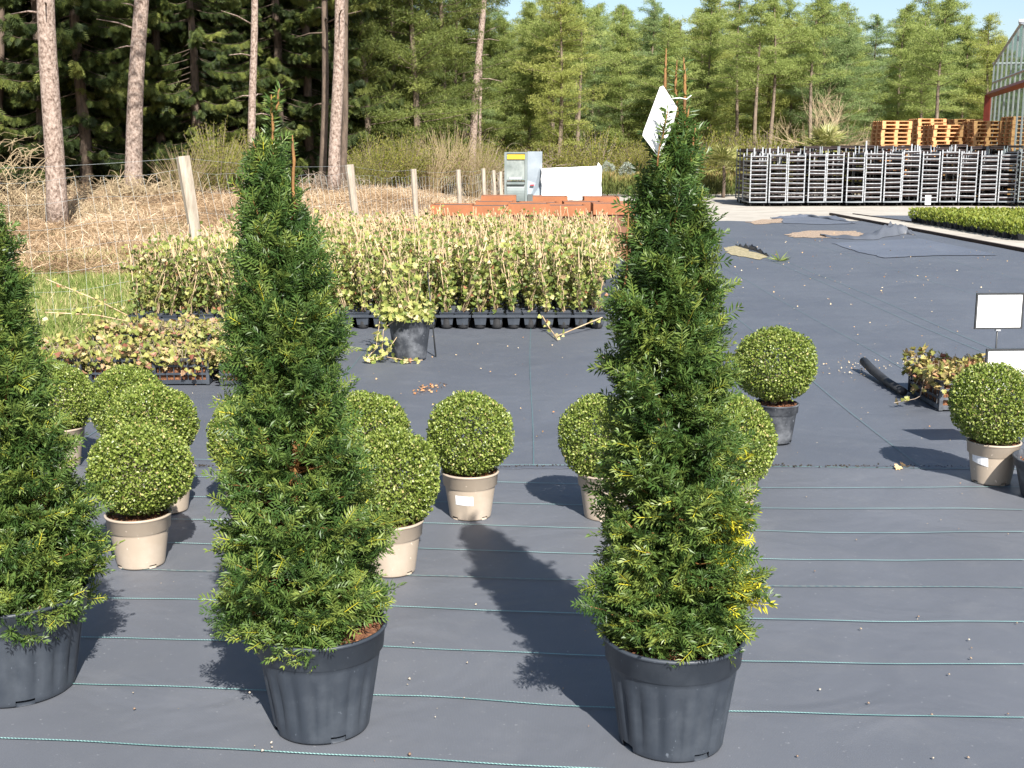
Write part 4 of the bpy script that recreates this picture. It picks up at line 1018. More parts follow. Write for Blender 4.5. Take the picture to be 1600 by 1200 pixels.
ROWS = [(18.85, [(672, 'leftmost'), (734, 'second'), (793, 'third'), (850, 'fourth'), (926, 'rightmost')], 'front'), (20.15, [(742, 'leftmost'), (811, 'second'), (880, 'third'), (941, 'rightmost')], 'middle'), (22.4, [(751, 'leftmost'), (832, 'middle'), (912, 'rightmost')], 'back')]
for Y, xs, rw in ROWS:
    for px, w_ in xs:
        t = thing('planter', 'rust brown square planter, %s in the %s row behind the ivy bed' % (w_, rw), 'planter', (X_at(px, Y, 0.95) + 0.33, Y + 0.31, 0.0), random.uniform(-0.03, 0.03)); t.scale = (0.97, 1, random.uniform(0.955, 1.0))
        obj('collar', PC, None, t); obj('body', PB, None, t); obj('interior_shade', PL, None, t)

# ---------------------------------------------------------------- machine and wrapped goods in the yard
Ym = 43.0
mx0, mx1, mx2 = X_at(790, Ym), X_at(822, Ym), X_at(845, Ym)
zt = P(800, 237, Ym).z
t = thing('soil_hopper', 'grey sheet metal hopper machine with a yellow sign in the yard', 'machine', ((mx0 + mx1) / 2, Ym, -0.012))
hw = (mx1 - mx0) / 2
g = Geo()
for s in (-1, 1): g.box((s * hw - 0.04, -0.05, 0), (s * hw + 0.04, 0.03, zt)); g.box((s * hw - 0.04, 0.8, 0), (s * hw + 0.04, 0.88, zt))
g.box((-hw + 0.04, -0.05, zt - 0.05), (hw - 0.04, 0.03, zt)); g.box((-hw + 0.04, -0.05, 0.80), (hw - 0.04, 0.0, 0.84))
obj('frame', g, M['greypaint'], t)
obj('window_panel', Geo().box((-hw + 0.04, 0.0, 0.84), (hw - 0.04, 0.06, zt - 0.05)), M['hopper'], t)
g = Geo(); n = 8
V = [(x, -0.02 - 0.10 * math.sin(math.pi * min(1, k / (n - 1) * 1.1)) * (0.6 if k else 0.2), 0.08 + (0.72 - 0.08) * k / (n - 1)) for x in (-hw + 0.05, hw - 0.05) for k in range(n)]
g.add(V, np.array([(k, n + k, n + k + 1, k + 1) for k in range(n - 1)])); g.box((-hw + 0.05, 0.02, 0.05), (hw - 0.05, 0.8, 0.75))
g.box((-hw + 0.05, -0.14, 0.66), (hw - 0.05, -0.03, 0.72)); obj('chute', g, M['greypaint'], t)
obj('data_plate', Geo().box((-0.22, -0.016, 0.845), (0.2, -0.001, 0.90)), M['white'], t)
sg = obj('sign', Geo().box((-hw + 0.06, -0.062, zt - 0.24), (hw - 0.05, -0.051, zt - 0.09)), M['yellow'], t)
g = Geo(); rng = np.random.default_rng(2); x = -hw + 0.1
for k in range(11):
    w_ = rng.uniform(0.015, 0.03); hgt = rng.choice([0.045, 0.06, 0.075]); g.box((x, -0.064, zt - 0.20), (x + w_, -0.0625, zt - 0.20 + hgt)); x += w_ + 0.012
obj('faded_lettering', g, M['orange_ink'], sg)
cu = bpy.data.curves.new('lettering', 'FONT'); cu.body = 'LP'; cu.size = 0.12; cu.extrude = 0.001; cu.align_x = 'RIGHT'
lo = bpy.data.objects.new('lettering', cu); COL.objects.link(lo); lo.parent = sg; lo.location = (hw - 0.08, -0.0655, zt - 0.205); lo.rotation_euler = (R(90), 0, 0); cu.materials.append(M['black_ink'])
bpy.context.view_layer.update()
lm_ = bpy.data.meshes.new_from_object(lo.evaluated_get(bpy.context.evaluated_depsgraph_get()))
l2 = bpy.data.objects.new('lettering', lm_); COL.objects.link(l2); l2.parent = sg; l2.location = lo.location; l2.rotation_euler = lo.rotation_euler
bpy.data.objects.remove(lo, do_unlink=True); l2.name = 'lettering'
# sloped side hopper
g = Geo(); a0, a1 = hw + 0.045, hw + 0.045 + (mx2 - mx1)
V = [(a0, 0.0, 0.0), (a1, 0.25, 0.0), (a1, 0.9, 0.0), (a0, 0.9, 0.0), (a0, -0.02, zt + 0.02), (a1, 0.02, zt + 0.02), (a1, 0.9, zt + 0.02), (a0, 0.9, zt + 0.02), (a0, 0.1, 0.8), (a1 - 0.22, 0.12, 0.7), (a1, 0.35, 0.7)]
g.add(V, [np.array([(0, 1, 10, 9), (0, 9, 8, 8)][:1]), np.array([(0, 9, 8), (8, 9, 4), (9, 5, 4), (9, 10, 5)]), np.array([(1, 2, 6, 10), (2, 3, 7, 6), (4, 5, 6, 7)]), np.array([(10, 6, 5)])])
obj('side_hopper', g, M['greylight'], t)
obj('belt_guard', Geo().box((a0 + 0.01, -0.08, 0.0), (a0 + 0.2, -0.01, 0.32)), M['greydark'], t)
obj('handle', Geo().box((a0 + 0.10, -0.03, 0.62), (a0 + 0.24, 0.06, 0.65)), M['red_paint'], t)
# white wrapped load
w0, w1 = X_at(846, Ym), X_at(939, Ym); zw0, zw1 = P(850, 263, Ym).z, P(930, 259, Ym).z
t = thing('wrapped_load', 'long white load in plastic wrap beside the grey hopper', 'load', ((w0 + w1) / 2, Ym + 0.4, -0.012))
L = (w1 - w0); g = Geo(); nxx, nzz = 30, 10; rng = np.random.default_rng(4)
ring = [(-0.5, -0.5), (0.5, -0.5), (0.5, 0.5), (-0.5, 0.5)]
V = []
for i in range(nzz):
    for (a, b2) in ((-1, -1), (1, -1), (1, 1), (-1, 1)):
        pass
per = [(-1 + 2 * k / nxx, -1) for k in range(nxx)] + [(1, -1 + 2 * k / 8) for k in range(8)] + [(1 - 2 * k / nxx, 1) for k in range(nxx)] + [(-1, 1 - 2 * k / 8) for k in range(8)]
m_ = len(per)
for i in range(nzz):
    z = 0.12 + (zw0 - 0.12) * i / (nzz - 1)
    for (a, b2) in per:
        top = (zw1 - zw0) * (a + 1) / 2 * (i / (nzz - 1))
        V.append((a * L / 2 + rng.normal(0, 0.012), b2 * 0.4 + rng.normal(0, 0.016), z + top + rng.normal(0, 0.006)))
g.add(V, [np.array([(i * m_ + j, i * m_ + (j + 1) % m_, (i + 1) * m_ + (j + 1) % m_, (i + 1) * m_ + j) for i in range(nzz - 1) for j in range(m_)]), np.array([[(nzz - 1) * m_ + j for j in range(m_)]])])
obj('wrap', g, M['wrap'], t, True)
g = Geo()
for s in (-0.8, 0, 0.8): g.box((s * L / 2 - 0.06, -0.36, 0), (s * L / 2 + 0.06, 0.36, 0.118))
obj('skid', g, M['postwood'], t)
g = Geo().add([(L / 2 - 0.12, -0.1, zw1 - 0.02), (L / 2 + 0.02, -0.1, zw1 - 0.02), (L / 2 - 0.09, -0.05, zw1 + 0.13)], np.array([(0, 1, 2)])); obj('loose_flap', g, M['wrap'], t)

# ---------------------------------------------------------------- trolleys
TW, TD, TH = 0.585, 1.30, 1.72
def trolley(first_label, loc):
    t = thing('plant_trolley', first_label, 'trolley', loc)
    for sx in (-1, 1):
        for sy in (-1, 1):
            g = Geo().box((-0.017, -0.014, 0.16), (0.017, 0.014, TH))
            for k in range(14): g.box((-0.006, -0.0155, 0.25 + k * 0.10), (0.006, -0.0142, 0.29 + k * 0.10), mi=1)
            obj('post', g, [M['galv'], M['greydark']], t, loc=(sx * (TW / 2 - 0.024), sy * (TD / 2 - 0.016), 0))
    g = Geo().box((-TW / 2, -TD / 2, 0.12), (TW / 2, TD / 2, 0.158)); base = obj('base', g, M['galv_dull'], t)
    for sx in (-1, 1):
        for sy in (-1, 1):
            g = Geo().tube([(sx * 0.22 - 0.018, sy * 0.5, 0.06), (sx * 0.22 + 0.018, sy * 0.5, 0.06)], 0.058, 14); obj('wheel', g, M['rubber'], base, True)
    sh = Geo()
    sh.box((-TW / 2 + 0.05, -TD / 2 + 0.03, -0.055), (TW / 2 - 0.05, TD / 2 - 0.03, 0.012), mi=1)
    for s in (-1, 1):
        sh.box((-TW / 2 + 0.047, s * (TD / 2 - 0.012) - 0.012, -0.008), (TW / 2 - 0.047, s * (TD / 2 - 0.012) + 0.012, 0.014))
        sh.box((s * (TW / 2 - 0.04) - 0.006, -TD / 2 + 0.03, -0.014), (s * (TW / 2 - 0.04) + 0.006, TD / 2 - 0.03, 0.02))
    me = sh.mesh('shelf', [M['galv'], M['ply']]); global SHELF_SHADED; SHELF_SHADED = sh.mesh('shelf', [M['ply'], M['ply']])  # all-dark copy for the rear rows, shade between trolleys put into the colour
    for k in range(10):
        obj('shelf', me, None, t, loc=(0, 0, 0.29 + k * 0.148))
    return t
Yt0 = G(1200, 322).y
tr0 = trolley('empty metal plant trolley at the left end of the front trolley row', (X_at(1184, Yt0), Yt0 + TD / 2, -0.012))
POST_SHADED = Geo().box((-0.017, -0.014, 0.16), (0.017, 0.014, TH)).mesh('post', M['galv_dull'])  # darker steel copy for rear posts, their shade put into the colour
rng = np.random.default_rng(8)
for r_ in range(3):
    for k in range(15):
        if r_ == 0 and k == 0: continue
        x = X_at(1184, Yt0) + k * 0.635 + 0.13 * r_; y = Yt0 + TD / 2 + r_ * 1.42 + rng.normal(0, 0.06) + 0.02 * k
        lab = ['empty metal plant trolley in the front row of the trolley park', 'empty metal plant trolley in the second trolley row, mostly hidden', 'empty metal plant trolley in the hidden rear trolley row'][r_]
        q = copy_tree(tr0, (x, y, -0.012), rng.normal(0, 0.02), (1, 1, (1.0 + 0.004 * k + rng.choice([0, 0, 0.03]) + (0.09 if r_ else 0))), lab, 'empty plant trolleys in the %s row' % ['front', 'second', 'rear'][r_])
        # shelves hang a little unevenly, some are missing
        off_ = rng.uniform(-0.05, 0.06)
        for ch in list(q.children):
            if ch.name.startswith('post') and r_: ch.data = POST_SHADED
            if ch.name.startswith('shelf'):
                if r_: ch.data = SHELF_SHADED
                if rng.random() < 0.05: bpy.data.objects.remove(ch, do_unlink=True)
                else: ch.location.z += rng.choice([0, 0, 0.025, -0.025]) + ((0, 0.075, 0.04)[r_] if r_ else off_); ch.rotation_euler = (0, rng.normal(0, 0.012), 0)
# spare shelves and posts stacked at the right end
xs0 = X_at(1184, Yt0) + 15 * 0.635
t = thing('shelf_stack', 'tall stack of spare grey trolley shelves at the right end of the trolleys', 'shelf stack', (xs0 + 0.35, Yt0 + TD / 2 + 0.4, -0.012))
g = Geo()
for z in (0.02, 0.1): g.box((-0.6, -0.6, z), (0.6, 0.6, z + 0.04))
obj('base', g, M['galv_dull'], t)
gs = Geo(); gd = Geo()
for k in range(46):
    z = 0.30 + 0.0335 * k; (gs if k < 24 else gd).box((-0.62 + rng.normal(0, 0.008), -0.62, z), (0.62 + rng.normal(0, 0.008), 0.62, z + 0.017))
for s in (-0.5, 0.5): gs.box((s - 0.03, -0.5, 0.14), (s + 0.03, 0.5, 0.30))
obj('shelf_pile', gs, M['galv'], t); obj('dark_shelf_pile', gd, M['galv_dull'], t)
# loose posts standing in the trolleys
for i, (px, top) in enumerate(((1179, 231), (1192, 230), (1203, 231), (1216, 229), (1354, 220), (1425, 225), (1434, 226), (1437, 228), (1493, 226))):
    Yp = Yt0 + 1.0
    p = P(px, top, Yp)
    g = Geo().box((-0.022, -0.015, 0.15), (0.022, 0.015, p.z))
    for k in range(16): g.box((-0.006, -0.0165, 0.3 + k * 0.09), (0.006, -0.0152, 0.34 + k * 0.09), mi=1)
    tag(obj('trolley_post', g, [M['galv'], M['greydark']], None, loc=(p.x, Yp, 0)), 'loose perforated steel post sticking up above the trolley shelves', 'post', 'loose posts stored in the trolleys')
# wheel box at the left end
# ---------------------------------------------------------------- pallets
pg = Geo()
PW, PD = 1.2, 0.8
for y in (-0.327, -0.165, 0, 0.165, 0.327): pg.box((-PW / 2, y - 0.055, 0.122), (PW / 2, y + 0.055, 0.144))
for x in (-0.527, 0, 0.527): pg.box((x - 0.0725, -PD / 2, 0.1), (x + 0.0725, PD / 2, 0.1215))
for x in (-0.53, 0, 0.53):
    for y in (-0.35, 0, 0.35): pg.box((x - 0.07, y - 0.05, 0.0225), (x + 0.07, y + 0.05, 0.0995))
for y in (-0.35, 0, 0.35): pg.box((-PW / 2, y - 0.05, 0), (PW / 2, y + 0.05, 0.022))
PAL = pg.mesh('pallet', M['pallet'])
stacks = [(1371, 46, 190, 'leftmost stack'), (1428, 48.4, 185, 'tall second stack set back'), (1452, 46, 196, 'lower third stack'), (1484, 49, 184, 'tall stack standing farthest back'), (1514, 46, 188, 'wide stack below the greenhouse'), (1574, 45.6, 183, 'stack next to the rightmost'), (1629, 45.2, 181, 'rightmost stack')]
for (pxl, Y, ytop, nm) in stacks:
    ang = 0.20
    top = P(pxl, ytop, Y).z; n = int(round(top / 0.145)); x0 = X_at(pxl, Y, 2) + 0.6
    for k in range(n):
        lab = 'orange wooden pallet on top of the %s beyond the trolleys' % nm if k == n - 1 else 'orange wooden pallet within the %s beyond the trolleys' % nm
        o = obj('wooden_pallet', PAL, None, None, loc=(x0 + rng.normal(0, 0.015), Y + 0.4 + rng.normal(0, 0.015), -0.012 + k * 0.1452), rotz=ang + rng.normal(0, 0.012))
        tag(o, lab, 'pallet', ('pallets in the %s' % nm))

# ---------------------------------------------------------------- greenhouse
A = Vector((X_at(1547, 52, 3), 52, 0)); u = Vector((-0.235, -0.972, 0)).normalized(); vv = Vector((0.972, -0.235, 0)).normalized()
def gp_(s, d, z): return tuple(A + u * s + vv * d + Vector((0, 0, z)))
gh = thing('greenhouse', 'tall glass greenhouse with red steel frame behind the pallets', 'greenhouse', (0, 0, 0))
W, D, EH, RH, BH = 12.8, 14.0, 5.35, 6.35, 4.1
def bar(g, a, b, w, mi=0):
    g.tube([a, b], w, 4)
g = Geo(); gr = Geo(); gg = Geo()
for s in np.linspace(0, W, 12):
    z = EH + (RH - EH) * (1 - abs(s / W * 2 - 1)); bar(g, gp_(s, 0, 0), gp_(s, 0, z), 0.035)
for d in np.linspace(1.5, D, 8): bar(g, gp_(0, d, 0), gp_(0, d, EH), 0.03)
for s0, s1, z0, z1 in ((0, W / 2, EH, RH), (W / 2, W, RH, EH)): bar(g, gp_(s0, 0, z0), gp_(s1, 0, z1), 0.06)
bar(g, gp_(0, 0, EH), gp_(0, D, EH), 0.06); bar(g, gp_(W / 2, -0.1, RH + 0.05), gp_(W / 2, D, RH + 0.05), 0.09); bar(g, gp_(0, 0, EH - 0.75), gp_(W, 0, EH - 0.75), 0.05)
bar(g, gp_(-0.3, 0, EH + 0.03), gp_(0.15, 0, EH + 0.03), 0.06)
obj('glazing_bars', g, M['alu'], gh)
bar(gr, gp_(-0.05, -0.12, 0), gp_(-0.05, -0.12, BH), 0.17); bar(gr, gp_(-0.05, -0.12, BH), gp_(W, -0.12, BH), 0.14); bar(gr, gp_(W, -0.12, 0), gp_(W, -0.12, BH), 0.17)
obj('red_frame', gr, M['redsteel'], gh)
gg.poly([gp_(0, 0.02, 0), gp_(W, 0.02, 0), gp_(W, 0.02, EH), gp_(W / 2, 0.02, RH), gp_(0, 0.02, EH)])
gg.poly([gp_(0.02, 0.03, 0), gp_(0.02, 0.03, EH), gp_(0.02, D, EH), gp_(0.02, D, 0)])
obj('wall_glass', gg, M['glass'], gh)
gg = Geo(); gg.poly([gp_(0, 0, EH + 0.02), gp_(W / 2, 0, RH + 0.02), gp_(W / 2, D, RH + 0.02), gp_(0, D, EH + 0.02)]); gg.poly([gp_(W / 2, 0, RH + 0.02), gp_(W, 0, EH + 0.02), gp_(W, D, EH + 0.02), gp_(W / 2, D, RH + 0.02)])
obj('roof_glass', gg, M['glass'], gh)

# ---------------------------------------------------------------- plants in the yard
def palm(label, px, py_base, py_c, Y, nf, L, seed):
    rng = np.random.default_rng(seed); zc = P(px, py_c, Y).z
    t = thing('fan_palm', label, 'palm', (X_at(px, Y), Y, -0.012))
    g = Geo(); zz = np.linspace(0, zc, 10); g.tube(np.stack([0.02 * np.sin(zz * 3), 0 * zz, zz], 1), np.linspace(0.07, 0.055, 10) * (1 + 0.1 * np.sin(np.arange(10) * 2)), 9); obj('trunk', g, M['bark_dark'], t, True)
    g = Geo()
    for i in range(nf):
        az = rng.uniform(0, 6.28); el = rng.uniform(-0.3, 1.3); d = np.array([math.cos(az) * math.cos(el), math.sin(az) * math.cos(el), math.sin(el)])
        stalk = L * rng.uniform(0.45, 0.65); c = np.array([0, 0, zc]) + d * stalk
        g.tube([(0, 0, zc - 0.05), tuple(c)], 0.010, 4, a=0.6)
        m = 22; s = norm(np.cross(d, [0, 0, 1.0])[None])[0]; up = np.cross(s, d)
        an = np.linspace(-1.9, 1.9, m)
        dd = np.cos(an)[:, None] * d + np.sin(an)[:, None] * s - 0.25 * rng.random(m)[:, None] * np.array([0, 0, 1.0])
        g.scatter(kite(0.10, 1.0, 0.02), KITE_F, frames(norm(dd), np.repeat(up[None], m, 0) + 0.2 * rng.normal(size=(m, 3)), L * rng.uniform(0.5, 0.65, m)), np.repeat(c[None], m, 0), np.clip(rng.normal(0.55, 0.2, m), 0, 1))
    obj('fronds', g, M['palm'], t)
palm('small fan palm with drooping fronds standing left of the trolleys', 1130, 303, 258, 48.5, 34, 0.85, 1)
palm('fan palm whose green fronds show above the middle of the trolleys', 1288, 300, 232, 47.5, 30, 0.95, 2)
def ball_plant(label, px, py, Y, r, seed):
    rng = np.random.default_rng(seed); c = P(px, py, Y)
    t = thing('standard_shrub', label, 'shrub', (c.x, Y, -0.012)); g = Geo(); n = 1500; d = rdir(rng, n)
    g.scatter(kite(0.28), KITE_F, frames(norm(d + 0.6 * rng.normal(size=(n, 3))), rdir(rng, n), rng.uniform(0.05, 0.09, n)), d * (r * rng.uniform(0.6, 1, n) * (1 + 0.15 * np.sin(5 * d[:, 0] + 3 * d[:, 2])))[:, None] + np.array([0, 0, c.z]), rng.random(n))
    obj('foliage', g, M['olive'], t); obj('trunk', Geo().tube([(0, 0, 0), (0, 0, c.z)], [0.03, 0.02], 6), M['bark_dark'], t)
ball_plant('round silver grey shrub on a stem, just right of the white wrapped load', 950, 266, 51.2, 0.34, 1)
ball_plant('round silver grey shrub on a stem, nearer the tagged yew', 981, 266, 51.4, 0.33, 2)
ball_plant('silver grey shrub seen through the top of the tagged yew', 1078, 262, 51.5, 0.36, 3)
# rows of young upright conifers
vars_ = []
for s in range(4):
    rng = np.random.default_rng(60 + s); g = Geo(); n = 120
    z = rng.uniform(0.02, 0.95, n); r = 0.11 * (1 - 0.6 * z) * np.sqrt(rng.random(n)); a = rng.uniform(0, 6.28, n)
    d = np.stack([0.3 * np.cos(a), 0.3 * np.sin(a), np.ones(n)], 1)
    g.scatter(kite(0.16), KITE_F, frames(norm(d), rdir(rng, n), rng.uniform(0.12, 0.26, n)), np.stack([r * np.cos(a), r * np.sin(a), z * 0.85], 1), np.clip(0.1 + 0.75 * z + rng.normal(0, 0.14, n), 0, 1))
    vars_.append(g.mesh('foliage', M['reed']))
rng = np.random.default_rng(6)
for rI in range(3):
    for k in range(34):
        Y = 49.9 + rI * 0.35; x = X_at(938, Y) + k * 0.195 + rng.normal(0, 0.03)
        o = obj('young_conifer', vars_[rng.integers(0, 4)], None, None, loc=(x, Y + rng.normal(0, 0.05), -0.012), rotz=rng.uniform(0, 6)); o.scale = (1, 1, rng.uniform(0.85, 1.1))
        tag(o, 'slim upright young conifer with a brownish tip, in the rows behind the yard', 'conifer', 'young conifers in rows at the yard edge')
# block of young potted plants behind the far kerb
vars_ = []
for s in range(4):
    rng = np.random.default_rng(160 + s); g = Geo(); n = 110
    a = rng.uniform(0, 6.28, n); z = rng.uniform(0.1, 0.34, n); r = 0.15 * np.sqrt(rng.random(n))
    d = np.stack([np.cos(a), np.sin(a), 1.2 + rng.random(n)], 1)
    g.scatter(LEAF, LEAF_F, frames(norm(d), rdir(rng, n), rng.uniform(0.05, 0.09, n)), np.stack([r * np.cos(a), r * np.sin(a), z], 1), np.clip(rng.normal(0.4, 0.2, n) + z, 0, 1))
    vars_.append(g.mesh('foliage', M['hedge']))
PSM = Geo().lathe([(0, 0), (0.075, 0), (0.10, 0.14), (0.104, 0.14), (0.09, 0.12)], 10).mesh('pot', M['blackpot'], True)
rng = np.random.default_rng(16)
e0, e1 = G(1450, 353), G(1605, 380)
for rI in range(14):
    for k in range(19):
        y = 30.6 - k * 0.36; x = float(np.interp(y, [e1.y, e0.y], [e1.x, e0.x])) + 0.12 + rI * 0.27
        if abs((x / (y)) * 1900 * 1.0) > 880: continue
        t = thing('young_plant', 'low leafy young plant in a black pot behind the far kerb' if rI else 'low leafy young plant in a black pot along the near edge of its block', 'plant', (x + rng.normal(0, 0.015), y + rng.normal(0, 0.02), 0.004), 0, 'young potted plants within the block' if rI else 'young potted plants along the near edge')
        obj('foliage', vars_[rng.integers(0, 4)], None, t, rotz=rng.uniform(0, 6)); obj('pot', PSM, None, t)
# small white label on a stick
a = G(1447, 337); Yl = a.y
t = thing('bed_label', 'small white label on a thin stick at the corner of the young plants', 'label', a)
p0, p1 = P(1446, 305, Yl), P(1454, 320, Yl)
obj('card', Geo().box((p0.x - a.x, -0.004, p1.z), (p1.x - a.x, 0.004, p0.z)), M['white'], t)
obj('stick', Geo().tube([(0, 0.006, 0), (0.02, 0.006, p0.z - 0.05)], 0.008, 5), M['frame'], t)

# ---------------------------------------------------------------- fence
fence = thing('wire_fence', 'sheep wire fence on weathered split posts along the grassy bank', 'fence', (0, 0, 0))
posts = [(-3.3, 6.0, 1.3, 0.07, 0.0), (None,)]
PX = [(303, 350, 13.5, 286, 244, 0.073), (553, 320, 19.7, 546, 257, 0.07), (649, 318, 23.9, 646, 264, 0.055), (718, 312, 28.4, 716, 265, 0.055), (757, 306, 31.6, 755, 263, 0.05), (773, 303, 33.3, 771, 266, 0.05), (783, 300, 34.6, 782, 268, 0.05)]
wp = [(np.array([-8.2, 7.2, 0.0]), np.array([-8.25, 7.2, 1.6])), (np.array([-5.9, 10.5, 0.0]), np.array([-5.95, 10.5, 1.6]))]
for (xb, yb, Y, xt, yt, r) in PX:
    b_ = P(xb, yb, Y); tp = P(xt, yt, Y); bz = th(b_.x, Y) - 0.02
    d = (np.array(tp) - np.array(b_)); d /= d[2]; bot = np.array(tp) - d * (tp.z - bz)
    wp.append((bot, np.array(tp)))
    g = Geo(); n = 7; t_ = np.linspace(0, 1, n); rr = r * (1 + 0.08 * np.sin(t_ * 7 + xb)); g.tube(bot[None] * (1 - t_)[:, None] + np.array(tp)[None] * t_[:, None], rr, 7); obj('post', g, M['postwood'], fence, False)
for i in range(len(wp) - 1):
    (b0, t0), (b1, t1) = wp[i], wp[i + 1]; L = np.linalg.norm(b1 - b0); g = Geo()
    top = 0.91
    m = max(4, int(L / (0.17 if i < 2 else 0.30))); far = 0.0013 if i < 2 else 0.0015
    sag = lambda f, k: np.array([0.04 * math.sin(f * 9 + k), 0.05 * math.sin(f * 7 + k * 0.7), -0.05 * math.sin(math.pi * f) + 0.02 * math.sin(f * 17 + k)])
    grid = []
    hs_ = [0.04, 0.14, 0.25, 0.37, 0.50, 0.63, 0.78, top]
    for q, hq in enumerate(hs_):
        fr = np.linspace(0, 1, m + 1)
        row = np.array([(b0 * (1 - f) + b1 * f) * (1 - hq) + (t0 * (1 - f) + t1 * f) * hq + sag(f, 0.4 * q) for f in fr]); grid.append(row)
        g.tube(row, far, 3, cap=False)
    grid = np.array(grid)
    for j in range(m + 1): g.tube(grid[:, j], far * 0.9, 3, cap=False)
    fr = np.linspace(0, 1, 12); g.tube(np.array([t0 * (1 - f) + t1 * f - np.array([0, 0, 0.02 + 0.05 * math.sin(math.pi * f)]) for f in fr]), far * 1.2, 3, cap=False)
    obj('wire_mesh', g, M['wire'], fence)

# ---------------------------------------------------------------- ground vegetation: dead bracken, grass, debris
rng = np.random.default_rng(77)
n = 230000
y = 17.3 + 24 * rng.random(n) ** 1.1; fx = np.interp(y, FENCE[:, 1], FENCE[:, 0]); x = fx + 0.25 - (0.3 + rng.random(n) ** 1.2 * np.minimum(14, y * 0.42))
keep = (np.abs(x * 1900 / y) < 900) & ~((x > BED_X0 - 0.25) & (y < 18.2))
x, y = x[keep], y[keep]; n = len(x)
mound = 0.075 * (np.sin(x * 2.3 + 1) * np.sin(y * 1.7) + np.sin(x * 5.1) * np.sin(y * 3.9 + 2) * 0.5 + 0.8)
z = terrain(x, y) + rng.random(n) * mound * 1.3 - 0.02
d = rdir(rng, n); d[:, 2] = np.abs(d[:, 2]) * rng.choice([0.25, 0.9], n, p=[0.75, 0.25])
g = Geo(); g.scatter(kite(0.042, 1.0, 0.07), KITE_F, frames(norm(d), rdir(rng, n, 0.6), 0.05 + 0.3 * rng.random(n) ** 2), np.stack([x, y, z], 1), np.clip(rng.normal(0.5, 0.22, n) + 0.22 * np.sin(x * 0.9 + 1) * np.sin(y * 0.6) + 0.1 * np.sin(x * 3.1) * np.sin(y * 2.2), 0, 1))
tag(obj('dead_bracken', g, M['bracken']), 'mat of dead tan bracken covering the bank beyond the fence', 'bracken', None, 'stuff')
n = 100000
y = 6.5 + 14.5 * rng.random(n); fx = np.interp(y, FENCE[:, 1], FENCE[:, 0]); x = -3.72 - rng.random(n) * np.minimum(6.5, y * 0.42)
nz = np.sin(x * 1.7 + 2) * np.sin(y * 1.1 + 0.5) + 0.5 * np.sin(x * 4.1 + y * 2.3)
keep = (x * 1900 / y > -880) & (rng.random(n) < 1.15 - sstep((y - 17.5) / 4))
x, y, nz = x[keep], y[keep], nz[keep]; n = len(x)
d = np.stack([rng.normal(0, 0.5, n), rng.normal(0, 0.5, n), np.ones(n)], 1)
a = np.clip(rng.normal(0.33, 0.16, n) - 0.16 * nz + np.where(rng.random(n) < 0.30, 0.4, 0) + 0.45 * sstep((y - 17.2) / 3), 0, 1)
g = Geo(); g.scatter(kite(0.10, 1.0, 0.03), KITE_F, frames(norm(d), rdir(rng, n), rng.uniform(0.05, 0.15, n)), np.stack([x, y, terrain(x, y) - 0.02], 1), a)
tag(obj('grass', g, M['grass']), 'short green and straw coloured grass left of the ivy bed', 'grass', None, 'stuff')
# litter and pebbles on the fabric
n = 1050
yv = np.concatenate([rng.uniform(2.6, 7, 50), 7 + 20 * rng.random(1000) ** 1.2]); xv = (rng.random(n) * 2 - 1) * np.minimum(8.6, 0.46 * yv + 0.2)
keep = (xv > -3.5) & ~((yv > BED_Y - 0.6) & (xv < 1.1)); xv, yv = xv[keep], yv[keep]; n = len(xv)
sz = 0.0022 + 0.007 * rng.random(n) ** 3 + 0.0008 * np.clip(yv - 6, 0, 14)
g = Geo(); g.scatter(LEAF * np.array([1.2, 1, 1.5]), LEAF_F, frames(norm(rdir(rng, n) * np.array([1, 1, 0.25])), rdir(rng, n, 1.5), sz * 1.6), np.stack([xv, yv, np.full(n, 0.010)], 1), rng.random(n))
k_ = 70; px = rng.normal(666, 14, k_); py = 607 - (px - 666) * 0.25 + rng.normal(0, 3, k_)
pts = np.array([tuple(G(a, b, 0.008)) for a, b in zip(px, py)])
g.scatter(LEAF, LEAF_F, frames(norm(rdir(rng, k_) * np.array([1, 1, 0.3])), rdir(rng, k_, 1.5), rng.uniform(0.01, 0.03, k_)), pts, rng.uniform(0, 0.35, k_))
k_ = 90; px = rng.normal(1340, 38, k_); py = 572 + rng.normal(0, 9, k_); pts = np.array([tuple(G(a, b, 0.008)) for a, b in zip(px, py)])
g.scatter(LEAF, LEAF_F, frames(norm(rdir(rng, k_) * np.array([1, 1, 0.3])), rdir(rng, k_, 1.5), rng.uniform(0.008, 0.022, k_)), pts, rng.uniform(0.3, 1, k_))
tag(obj('leaf_litter', g, M['litter']), 'scattered dry leaf scraps and dust specks on the black fabric', 'litter', None, 'stuff')
OCT = np.array([(1, 0, 0), (-1, 0, 0), (0, 1, 0), (0, -1, 0), (0, 0, 0.7), (0, 0, -0.7), (0.6, 0.6, 0.3), (-0.6, -0.5, 0.35)], float)
OCT_F = [np.array([(0, 2, 4), (2, 1, 4), (1, 3, 4), (3, 0, 4), (2, 0, 5), (1, 2, 5), (3, 1, 5), (0, 3, 5)])]
pb = [(1503, 771), (1470, 812), (1498, 826), (1575, 834), (1338, 843), (1273, 892), (1345, 982), (1435, 963), (1514, 999), (1518, 1012), (1589, 973), (1517, 1028), (1483, 1053), (1456, 1116), (1281, 1077), (1357, 1098), (1575, 1115), (1513, 1183), (398, 1165), (410, 1172), (424, 1160), (425, 1167), (390, 1082), (210, 1107), (208, 1082), (640, 1060), (730, 1035), (725, 1090), (1246, 1181), (1458, 1184), (646, 1004), (880, 1075), (1409, 750), (1260, 776), (680, 1120), (640, 1178)]
g = Geo(); pts = np.array([tuple(G(a, b, 0.011)) for a, b in pb]); k_ = len(pts)
